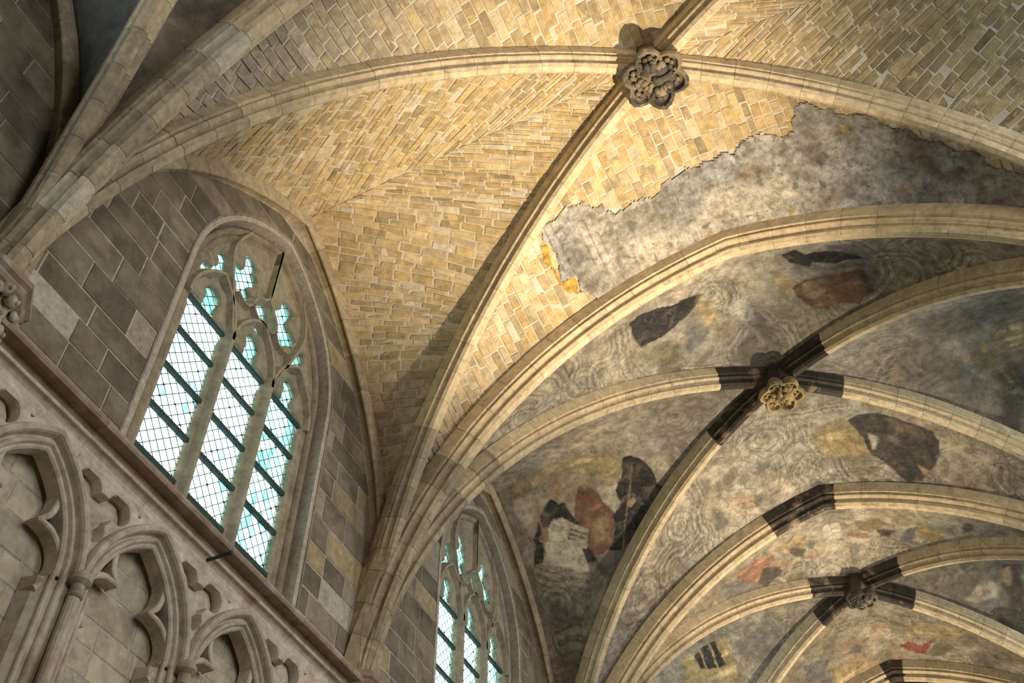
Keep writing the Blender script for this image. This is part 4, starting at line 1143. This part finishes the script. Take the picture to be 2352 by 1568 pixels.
# ------------------------------------------------------------------ walls
WC = {0: -0.25, 1: 6.05, 2: 12.16, 3: 18.1}        # window centres along the wall
def rect(y0, z0, y1, z1): return [(y0, z0), (y1, z0), (y1, z1), (y0, z1)]
def win_outline(yc, off, zb=6.42): return arch_path(yc, 1.19, 1.75, 9.4, zb, off, 12, 2)
wl = empty('wall_left', (-5.6, 12, 4)); tag(wl, kind='structure')
bpy.context.view_layer.update()
def to_parent(o, root):
    o.matrix_parent_inverse = Matrix.Translation(root.location).inverted()
    return o
me = plate_mesh('mortar_bed', rect(-8, 6.0, 30, 13.2), [win_outline(WC[j], 0.22) for j in WC], -5.542, 0.18, 0.0)
to_parent(link('mortar_bed', me, MORTAR, wl), wl)
mb = MB(); mb.box((-5.9, -8, -6), (-5.506, 30, 6.02)); to_parent(mb.obj('arcade_back', MORTAR, wl), wl)

def arch_half(yc, off, z):
    """half width of the window arch at height z, or None above it"""
    half, rise, zs = 1.19, 1.75, 9.4
    c = (rise * rise - half * half) / (2 * half); R = half + c + off
    if z <= zs: return half + off
    q = R * R - (z - zs) ** 2
    return math.sqrt(q) - c if q > c * c else None

def form_y(j, z, side):
    a = formeret(-1, j, 0 if side < 0 else 1)
    ts = np.linspace(0, 1, 60); p = a.pt(ts, 0.1)
    zz = p[:, 2]
    if z > zz[-1]: return None
    k = int(np.argmax(zz >= z)); return float(p[k, 1])

singles, joined = [], []
def stone(poly_lo, poly_hi, zs, x0, x1, mat_pick):
    """poly_lo/hi: y limits at each height zs"""
    pts = [(poly_lo[k], zs[k]) for k in range(len(zs))] + [(poly_hi[k], zs[k]) for k in range(len(zs) - 1, -1, -1)]
    c = np.mean(pts, axis=0)
    g = 0.0065
    def inset(d): return [(c[0] + (y - c[0]) * (1 - d / max(0.05, abs(y - c[0]) + 1e-6)) if abs(y - c[0]) > d else y, c[1] + (z - c[1]) * (1 - d / max(0.05, abs(z - c[1]))) if abs(z - c[1]) > d else z) for y, z in pts]
    a, b, e = inset(g), inset(g), inset(g + 0.008)
    n = len(pts)
    x1 = x1 + random.gauss(0, 0.003)
    V = [(x0, y, z) for y, z in a] + [(x1 - 0.007, y, z) for y, z in b] + [(x1, y, z) for y, z in e]
    F = []
    for s in (0, n):
        for k in range(n):
            l = (k + 1) % n
            F.append((s + k, s + l, s + n + l, s + n + k))
    F.append(tuple(2 * n + k for k in range(n)))
    # face the nave (+x)
    nr = np.cross(np.array(V[2 * n + 1]) - V[2 * n], np.array(V[2 * n + n // 2]) - V[2 * n])
    if nr[0] < 0: F = [f[::-1] for f in F]
    q = np.array([(x1, pts[0][0], pts[0][1]), (x1, pts[-1][0], pts[-1][1]), (x1, pts[n // 2][0], pts[n // 2][1]), (x1, pts[n // 2 - 1][0], pts[n // 2 - 1][1])])
    singles.append((shown_area(q), V, F, mat_pick))

def row(z0, z1, segs, lens, x0, x1, pick, nsub=3, ph=0.0):
    zs = [z0 + (z1 - z0) * k / nsub for k in range(nsub + 1)]
    for lo, hi in segs:
        los = [lo(z) for z in zs]; his = [hi(z) for z in zs]
        if any(v is None for v in los + his): continue
        a, b = max(los), min(his)
        if b - a < 0.04: 
            if min(his) - max(los) < -0.05: continue
        cuts = []
        y = a + random.uniform(0.3, 1.0) * lens[0] if ph == 0 else a + ph
        while y < b - 0.25:
            cuts.append(y); y += random.uniform(*lens)
        edges = [los] + [[c] * len(zs) for c in cuts] + [his]
        for k in range(len(edges) - 1):
            if min(np.array(edges[k + 1]) - np.array(edges[k])) < 0.015: continue
            stone(edges[k], edges[k + 1], zs, x0, x1, pick(0.5 * (edges[k][0] + edges[k + 1][0]), z0))

def pick_wall(y, z):
    r = random.random()
    if r < 0.07: return ASHPALE
    if y > 7.1 and r < 0.16: return ASHWARM
    return ASHLAR
zrows = [6.22, 6.55, 6.88, 7.2, 7.51, 7.91, 8.31, 8.64, 8.98, 9.3, 9.66, 10.0, 10.35, 10.68, 11.02, 11.36, 11.7, 12.05]
for j in (0, 1, 2, 3):
    yc = WC[j]
    for a, b in zip(zrows[:-1], zrows[1:]):
        zm = (a + b) / 2
        yl = lambda z, j=j: (YS[j] + 0.02 if z < 8.2 else (form_y(j, z, -1) or None))
        yr = lambda z, j=j: (YS[j + 1] - 0.02 if z < 8.2 else (form_y(j, z, 1) or None))
        if arch_half(yc, .30, b) is not None:
            segs = [(yl, lambda z, yc=yc: yc - arch_half(yc, .30, z)), (lambda z, yc=yc: yc + arch_half(yc, .30, z), yr)]
        elif arch_half(yc, .30, a) is not None:
            top = 9.4 + math.sqrt((1.19 + .30 + .692) ** 2 - .692 ** 2) - 0.001
            segs = [(yl, lambda z, yc=yc, top=top: yc - (arch_half(yc, .30, z) or 0.0)), (lambda z, yc=yc: yc + (arch_half(yc, .30, z) or 0.0), yr)]
        else:
            segs = [(yl, yr)]
        row(a, b, segs, (0.40, 0.78), -5.39, -5.355, pick_wall)
singles.sort(key=lambda r: -r[0])
def flush(root, limit):
    mb = {}
    for k, (ar, V, F, mt) in enumerate(singles):
        if k < limit and ar > 40:
            to_parent(link('stone', mesh_of('stone', V, F), mt, root), root)
        else:
            mb.setdefault(mt.name, (mt, MB()))[1].add(V, F)
    for nm, (mt, b) in mb.items():
        o = b.obj('stone_courses', mt, root); to_parent(o, root); o['kind'] = 'stuff'
    singles.clear()
flush(wl, 230)
ARCSTONE = stone_mat('arcade_ashlar', (0.58, 0.50, 0.37), (0.48, 0.42, 0.325), (0.28, 0.24, 0.18), 0.25, 9, 0.46, 0.7)
def pick_arc(y, z): return ARCSTONE
zr = [2.4, 2.75, 3.08, 3.4, 3.68, 3.95, 4.2, 4.45, 4.69, 4.92, 5.22, 5.5, 5.8, 6.05]
for a, b in zip(zr[:-1], zr[1:]):
    row(a, b, [(lambda z: -1.0, lambda z: 12.0)], (0.32, 0.78), -5.54, -5.50, pick_arc, 1)
singles.sort(key=lambda r: -r[0])
flush(wl, 70)

# opposite wall, far and near ends, roof above the vault: they close the church off from the sky
wr = plate_mesh('wall_right', rect(-8, -6, 30, 13.2), [win_outline(BOSS[j][1], 0.1) for j in (0, 1, 2, 3)], 5.62, 0.22, 0.0)
tag(link('wall_right', wr, ASHLAR), kind='structure')
def plain(name, lo, hi, mat):
    mb = MB(); mb.box(lo, hi); return tag(mb.obj(name, mat), kind='structure')
plain('wall_back', (-6, 30, -6), (6, 30.3, 13.2), ASHLAR)
plain('wall_front', (-6, -8.3, -6), (6, -8, 13.2), ASHLAR)
plain('ceiling', (-6, -8.3, 13.2), (6, 30.3, 13.4), ASHLAR)
plain('floor', (-6, -8.3, -6.2), (6, 30.3, -6.0), ASHPALE)

# ------------------------------------------------------------------ windows
ZW0 = 6.42
def window(j, n_panes, detail=True):
    yc = WC[j]
    r = empty('window_%d' % j, (-5.6, yc, ZW0)); tag(r, kind='structure')
    bpy.context.view_layer.update()
    par = lambda o: to_parent(o, r)
    # moulded jamb and arch
    prof = [(-0.03, -5.66), (-0.03, -5.55), (-0.005, -5.53), (0.03, -5.525), (0.07, -5.525), (0.085, -5.535), (0.092, -5.515), (0.11, -5.49), (0.14, -5.478), (0.165, -5.485), (0.18, -5.51),
            (0.183, -5.55), (0.20, -5.575), (0.225, -5.565), (0.245, -5.52), (0.255, -5.45), (0.262, -5.40), (0.27, -5.385), (0.285, -5.365), (0.29, -5.349), (0.315, -5.349), (0.315, -5.66)]
    prof_ = [(-0.03, -5.66), (-0.03, -5.52), (-0.005, -5.495), (0.03, -5.49), (0.055, -5.505), (0.07, -5.535), (0.10, -5.555), (0.145, -5.545), (0.175, -5.50), (0.185, -5.455),
            (0.19, -5.415), (0.215, -5.395), (0.235, -5.375), (0.245, -5.35), (0.262, -5.35), (0.262, -5.66)]
    par(sweep_arch('moulded_jamb', yc, 1.19, 1.75, 9.4, ZW0, prof, JAMB, r, 12, 9))
    # joints between the jamb stones
    sill = MB(); sill.box((-5.9, yc - 1.5, ZW0 - 0.3), (-5.36, yc + 1.5, ZW0)); par(sill.obj('sill', JAMB, r))
    outer = arch_path(yc, 1.19, 1.75, 9.4, ZW0 - 0.05, 0.04, 12, 2)
    holes = []
    for k in (-1, 0, 1):
        holes.append(star_outline((yc + k * .82, 9.0), [(-.215, 0.03, .175), (.215, 0.03, .175), (0, .42, .18), (0, .22, .16), (0, 0, .2)], [(-.35, ZW0 - 9.0, .35, 0.02)], 140))
    for s in (-1, 1):
        holes.append(star_outline((yc + s * .88, 9.85), [(s * .17, -.18, .16), (-s * .05, .24, .17), (-s * .18, -.06, .17), (0, 0, .13)], n=72))
        holes.append(star_outline((yc + s * .45, 10.24), [(-s * .06, -.25, .19), (s * .13, -.06, .19), (-s * .09, .11, .18), (-s * .02, .34, .165), (0, 0, .17)], n=84))
    holes.append(star_outline((yc, 9.93), [(0, .19, .15), (-.13, 0, .15), (.13, 0, .15), (0, -.18, .14)], n=72))
    me = plate_mesh('tracery', outer, holes, -5.59, 0.058, 0.045)
    me.set_sharp_from_angle(angle=math.radians(30))
    par(link('tracery', me, TRACERY, r))
    def roll(pts, rad=.034, x=-5.525):
        P = np.array(pts); T = np.gradient(P, axis=0); T /= np.linalg.norm(T, axis=1, keepdims=True)
        rings = [[(x + rad * math.sin(a), p[0] + rad * math.cos(a) * t[1], p[1] - rad * math.cos(a) * t[0]) for a in np.linspace(0, 2 * PI, 9)[:-1]] for p, t in zip(P, T)]
        mb = MB(); mb.add(*sweep_rings(rings)); return mb
    SEC = [(-.075, -5.58), (-.062, -5.54), (-.034, -5.50), (-.022, -5.462), (.022, -5.462), (.034, -5.50), (.062, -5.54), (.075, -5.58)]
    def bar(name, pts, k=1.0):
        P = np.array(pts, float); T = np.gradient(P, axis=0); T /= np.linalg.norm(T, axis=1, keepdims=True)
        rings = [[(x, p[0] + w * k * t[1], p[1] - w * k * t[0]) for w, x in SEC] for p, t in zip(P, T)]
        V, F = sweep_rings(rings)
        me = mesh_of(name, V, F, True); me.set_sharp_from_angle(angle=math.radians(24))
        par(link(name, me, TRACERY, r))
    def smooth_line(K, n=6):
        K = [K[0]] + K + [K[-1]]; out = []
        for q in range(1, len(K) - 2):
            p0, p1, p2, p3 = (np.array(K[q + d], float) for d in (-1, 0, 1, 2))
            for t in np.linspace(0, 1, n, endpoint=False):
                out.append(0.5 * (2 * p1 + (p2 - p0) * t + (2 * p0 - 5 * p1 + 4 * p2 - p3) * t * t + (3 * p1 - p0 - 3 * p2 + p3) * t ** 3))
        return [tuple(p) for p in out] + [tuple(K[-2])]
    for k in (-.41, .41):
        bar('mullion', [(yc + k, ZW0 + q * (9.15 - ZW0) / 6) for q in range(7)], 1.1)
    for k in (-1, 0, 1):
        bar('light_arch_bar', arch_path(yc + k * .82, .41, .76, 9.05, 9.04, 0, 8, 1), .85)
    for s in (-1, 1):
        L = lambda K: [(yc + s * y, z) for y, z in smooth_line(K)]
        bar('leaning_bar', L([(.41, 9.05), (.50, 9.30), (.60, 9.62), (.71, 9.95), (.80, 10.30), (.76, 10.60), (.62, 10.95)]), .8)
        bar('dagger_bar', L([(0, 9.80), (.13, 9.78), (.24, 9.90), (.20, 10.07), (.03, 10.24), (0, 10.5), (0, 11.0), (0, 11.3)]), .7)
        bar('dagger_bar', L([(.24, 9.90), (.36, 9.76), (.55, 9.80)]), .7)
    # iron saddle bars
    for k in (-1, 0, 1):
        for z in (9.08, 8.53, 7.95, 7.37, 6.8):
            mb = MB(); mb.box((-5.592, yc + k * .82 - .345, z - .026), (-5.545, yc + k * .82 + .345, z + .026)); par(mb.obj('saddle_bar', IRON, r))
    # leaded quarries
    gx = -5.60
    dy, dz = .150, .165
    panes = []
    cy0, cy1 = yc - 1.24, yc + 1.24
    lead = MB()
    ni = int((cy1 - cy0) / dy) + 2
    for a in range(-2, int((11.2 - ZW0) / dz) * 2 + 4):
        z = ZW0 + a * dz / 2
        for b in range(ni):
            y = cy0 + b * dy + (dy / 2 if a % 2 else 0)
            hw = arch_half(yc, .03, z)
            if hw is None or abs(y - yc) > hw: continue
            panes.append((y, z))
    for (y, z) in panes:
        for s in (-1, 1):
            lead.rod((gx + .006, y, z + dz / 2), (gx + .006, y + s * dy / 2, z), .0048, 4)
            if s: lead.rod((gx + .006, y, z - dz / 2), (gx + .006, y + s * dy / 2, z), .0048, 4) if False else None
        if random.random() < .10: lead.rod((gx + .006, y - .012, z + dz / 2), (gx + .006, y + .012, z + dz / 2), .011, 5)
    o = par(lead.obj('lead_cames', LEAD, r)); o['kind'] = 'stuff'
    lst = []
    for (y, z) in panes:
        t = random.gauss(0, .0015)
        V = [(gx + t, y, z - dz / 2), (gx - t, y + dy / 2, z), (gx + t, y, z + dz / 2), (gx - t, y - dy / 2, z)]
        green = (y - yc > 0.45 and random.random() < 0.5) or random.random() < .03 or z > 9.2
        inl = any(abs(y - yc - k * .82) < .33 for k in (-1, 0, 1)) and z < 9.3
        lst.append(((shown_area(np.array(V)) if inl else 0), V, green))
    lst.sort(key=lambda q: -q[0])
    rest = [MB(), MB()]
    for k, (ar, V, green) in enumerate(lst):
        if k < n_panes and ar > 0: par(link('pane', mesh_of('pane', V, [(0, 1, 2, 3)]), GREENGLASS if green else GLASS, r))
        else: rest[int(green)].add(V, [(0, 1, 2, 3)])
    for b, mt in zip(rest, (GLASS, GREENGLASS)):
        if b.V: o = par(b.obj('small_panes', mt, r)); o['kind'] = 'stuff'
    return r
window(1, 300)
window(2, 160)

# ------------------------------------------------------------------ string course
def sweep_y(name, prof, y0, y1, mat, parent=None):
    V, F = sweep_rings([[(x, y, z) for x, z in prof] for y in (y0, y1)])
    return link(name, mesh_of(name, V, F), mat, parent)
SP = [(-5.37, 6.52), (-5.13, 6.285), (-5.10, 6.255), (-5.094, 6.215), (-5.108, 6.19), (-5.14, 6.185), (-5.175, 6.20), (-5.215, 6.195), (-5.24, 6.165), (-5.25, 6.13), (-5.37, 6.125)]
SP2 = [(-5.37, 6.132), (-5.245, 6.13), (-5.226, 6.120), (-5.220, 6.105), (-5.23, 6.088), (-5.265, 6.085), (-5.285, 6.068), (-5.30, 6.052), (-5.302, 5.975), (-5.32, 5.968), (-5.322, 5.95), (-5.288, 5.945), (-5.30, 5.90), (-5.37, 5.89)]
sc = empty('string_course', (-5.2, 6, 6.2)); tag(sc, 'red-brown moulded string course running diagonally under the windows', 'moulding')
bpy.context.view_layer.update()
y = 2.95
for L in [1.27, 0.83, 1.02, 1.32, 1.15, 1.05, 1.3, 1.2, 1.1]:
    to_parent(sweep_y('moulding_block', SP, y + .002, y + L - .002, REDSTONE, sc), sc)
    to_parent(sweep_y('frieze_block', SP2, y + .002, y + L - .002, ARCADE, sc), sc); y += L
for y0, y1 in ((-2.8, -1.2), (-1.2, 0.5), (0.5, 2.5)):
    to_parent(sweep_y('moulding_block', SP, y0, y1, REDSTONE, sc), sc)
    to_parent(sweep_y('frieze_block', SP2, y0, y1, ARCADE, sc), sc)

# ------------------------------------------------------------------ blind arcade under the string
ba = empty('blind_arcade', (-5.35, 5.3, 5.0)); tag(ba, 'grey stone blind arcade of cusped pointed arches under the string course', 'arcade')
bpy.context.view_layer.update()
PK = [3.935 + 1.376 * k for k in range(-3, 6)]
A_CIRC = [(-.27, -.25, .25), (.27, -.25, .25), (-.06, .24, .20), (.06, .24, .20), (0, .0, .225), (0, .40, .13)]
def tre_hole(yc): return star_outline((yc, 5.66), [(-.19, .12, .16), (.19, .12, .16), (0, -.20, .15), (0, 0, .17)], n=180)
def ribbon(name, pts, th, x0, x1, mat, parent, c, kind=''):
    """strip of stone standing on edge along an open line of (y, z) points"""
    P = np.array(pts); T = np.gradient(P, axis=0); T /= np.linalg.norm(T, axis=1, keepdims=True) + 1e-9
    Nn = np.stack([T[:, 1], -T[:, 0]], 1)
    c = np.array(c)
    rings = []
    for q, (p, n) in enumerate(zip(P, Nn)):
        if n @ (p - c) < 0: n = -n
        f = (len(P) - 1 - q) if kind == 'lower_foil' else q
        a, b = p, p + n * th * min(1.0, .45 + f * .12)
        m = .012
        rings.append([(x0, a[0], a[1]), (x1 - m, a[0], a[1]), (x1, *(a + n * m)), (x1, *(b - n * m)), (x1 - m, b[0], b[1]), (x0, b[0], b[1])])
    V, F = sweep_rings(rings)
    me = mesh_of(name, V, F, True); me.set_sharp_from_angle(angle=math.radians(35))
    return link(name, me, mat, parent)
hl = [list(reversed(arch_path(yc, .60, .97, 4.88, 2.3, 0, 14, 1))) for yc in PK]
me = plate_mesh('pierced_panel', rect(PK[0] - .688, 2.4, PK[-1] + .688, 5.985), [[(y, max(z, 2.42)) for y, z in h] for h in hl] + [tre_hole(yc + .688) for yc in PK[:-1]] + [[(yc + a * .13, 5.965), (yc + a * .36, 5.965), (yc + a * .27, 5.84)] for yc in PK for a in (-1, 1)] + [[(yc + .688 - .085, 5.185), (yc + .688 + .085, 5.185), (yc + .688, 5.0)] for yc in PK[:-1]], -5.37, .08, .028)
me.set_sharp_from_angle(angle=math.radians(30))
to_parent(link('pierced_panel', me, ARCADE, ba), ba)
for k, yc in enumerate(PK):
    V, F = lathe([(.001, .01), (.33, .01), (.33, -.01), (.001, -.01)], 20)
    V = [(-5.415 + z, yc + .688 + x, 5.66 + y) for x, y, z in V]
    to_parent(link('trefoil_back', mesh_of('trefoil_back', V, F), ARCADE, ba), ba)
    def curve_pts(K, n=5):
        K = [K[0]] + K + [K[-1]]; out = []
        for q in range(1, len(K) - 2):
            p0, p1, p2, p3 = (np.array(K[q + d]) for d in (-1, 0, 1, 2))
            for t in np.linspace(0, 1, n, endpoint=False):
                out.append(0.5 * (2 * p1 + (p2 - p0) * t + (2 * p0 - 5 * p1 + 4 * p2 - p3) * t * t + (3 * p1 - p0 - 3 * p2 + p3) * t ** 3))
        return out + [np.array(K[-2])]
    for sg in (-1, 1):
        for nm, K, cc in (('lower_foil', [(.39, 4.70), (.455, 4.80), (.50, 4.91), (.505, 5.02), (.45, 5.12), (.34, 5.185), (.20, 5.20)], (.28, 4.95)),
                          ('upper_foil', [(.19, 5.205), (.27, 5.32), (.295, 5.45), (.265, 5.58), (.18, 5.70), (.08, 5.775), (0, 5.82)], (.02, 5.46))):
            pts = curve_pts(K)
            to_parent(ribbon(nm, [(yc + sg * y, z) for y, z in pts], .055, -5.47, -5.33, ARCADE, ba, (yc + sg * cc[0], cc[1]), nm), ba)
    hp = [(-.15, -5.45), (-.15, -5.31), (-.135, -5.295), (-.115, -5.29), (-.10, -5.262), (-.085, -5.255), (-.07, -5.265), (-.06, -5.295), (-.045, -5.30), (-.035, -5.275), (-.028, -5.235),
          (-.015, -5.212), (.01, -5.202), (.032, -5.212), (.045, -5.24), (.045, -5.31), (0.045, -5.45)]
    to_parent(sweep_arch('arch_moulding', yc, .655, 1.02, 4.88, 4.86, hp, ARCADE, ba, 14, 1), ba)
    # pier of three shafts with a ring capital
    yp = yc + .688
    mb = MB()
    for dy_, rr, xx in ((0, .052, -5.215), (-.115, .03, -5.275), (.115, .03, -5.275), (-.19, .022, -5.30), (.19, .022, -5.30)):
        V, F = lathe([(rr, 4.88), (rr, 2.4)], 12, (xx, yp + dy_, 0)); mb.add(V, F)
    V, F = sweep_rings([[(-5.49, yp - .30, z), (-5.36, yp - .27, z), (-5.285, yp - .16, z), (-5.27, yp, z), (-5.285, yp + .16, z), (-5.36, yp + .27, z), (-5.49, yp + .30, z)] for z in (2.4, 4.82)])
    mb.add(V, F)
    to_parent(mb.obj('pier_shafts', ARCADE, ba), ba)
    V, F = lathe([(.03, 4.985), (.05, 4.96), (.075, 4.935), (.09, 4.905), (.09, 4.875), (.07, 4.855), (.052, 4.84), (.052, 4.77), (.062, 4.76), (.064, 4.745), (.052, 4.73)], 16, (-5.205, yp, 0))
    me = mesh_of('shaft_capital', V, F, True); me.set_sharp_from_angle(angle=math.radians(40))
    to_parent(link('shaft_capital', me, CARVED, ba), ba)

mb = MB(); mb.rod((-5.24, 5.93, 6.02), (-4.97, 5.93, 6.02), .017, 10); mb.rod((-4.975, 5.93, 6.02), (-4.955, 5.93, 6.02), .021, 10)
tag(mb.obj('iron_rod', IRON), 'short black iron rod sticking out of the string course below the tall window', 'rod')

# ------------------------------------------------------------------ capitals under the springing ribs
for m, lab in ((1, 'octagonal carved foliage capital at the left edge below the gathered ribs'), (2, 'plain topped capital at the bottom edge where the ribs of both windows gather')):
    yy = YS[m]
    cp = empty('carved_capital', (-5.3, yy, 6.2) if m == 1 else (-5.30, yy - .02, 6.02)); kk = 1.0 if m == 1 else .72; tag(cp, lab, 'capital')
    V, F = lathe([(.10 * kk, .33), (.40, .33), (.435, .30), (.44, .24), (.40, .215), (.41, .19), (.385, .16), (.33, .13), (.20, .10)], 8)
    link('abacus', mesh_of('abacus', V, F), REDSTONE, cp)
    V, F = lathe([(.20, .16), (.31, .12), (.27, .0), (.22, -.12), (.19, -.24), (.21, -.27), (.21, -.31), (.17, -.34), (.16, -3.5)], 24)
    link('bell', mesh_of('bell', V, F, True), CARVED, cp)
    mb = MB(); rr = random.Random(m)
    for q in range(46):
        a = 2 * PI * q / 23 + rr.uniform(-.1, .1); up = q // 23
        z = (.08 if up else -.08) + rr.uniform(-.05, .04); s = rr.uniform(.035, .06); R = (.33 if up else .27) + rr.uniform(-.02, .03)
        c0 = (math.cos(a) * R, math.sin(a) * R, 0)
        V, F = lathe([(.006, z + s * 1.3), (s * .8, z + s * .7), (s, z), (s * .7, z - s * .7), (.006, z - s)], 8, c0, amp=lambda w, zz, a=a: 1 + .35 * math.sin(3 * w + a * 5))
        mb.add(V, F)
        if q % 2:
            V, F = lathe([(.003, z + .03), (.02, z + .012), (.02, z - .012), (.003, z - .03)], 6, (math.cos(a) * (R + s * .9), math.sin(a) * (R + s * .9), 0)); mb.add(V, F)
    mb.obj('carved_leaves', CARVED, cp, True)
    cp.scale = (kk, kk, 1)
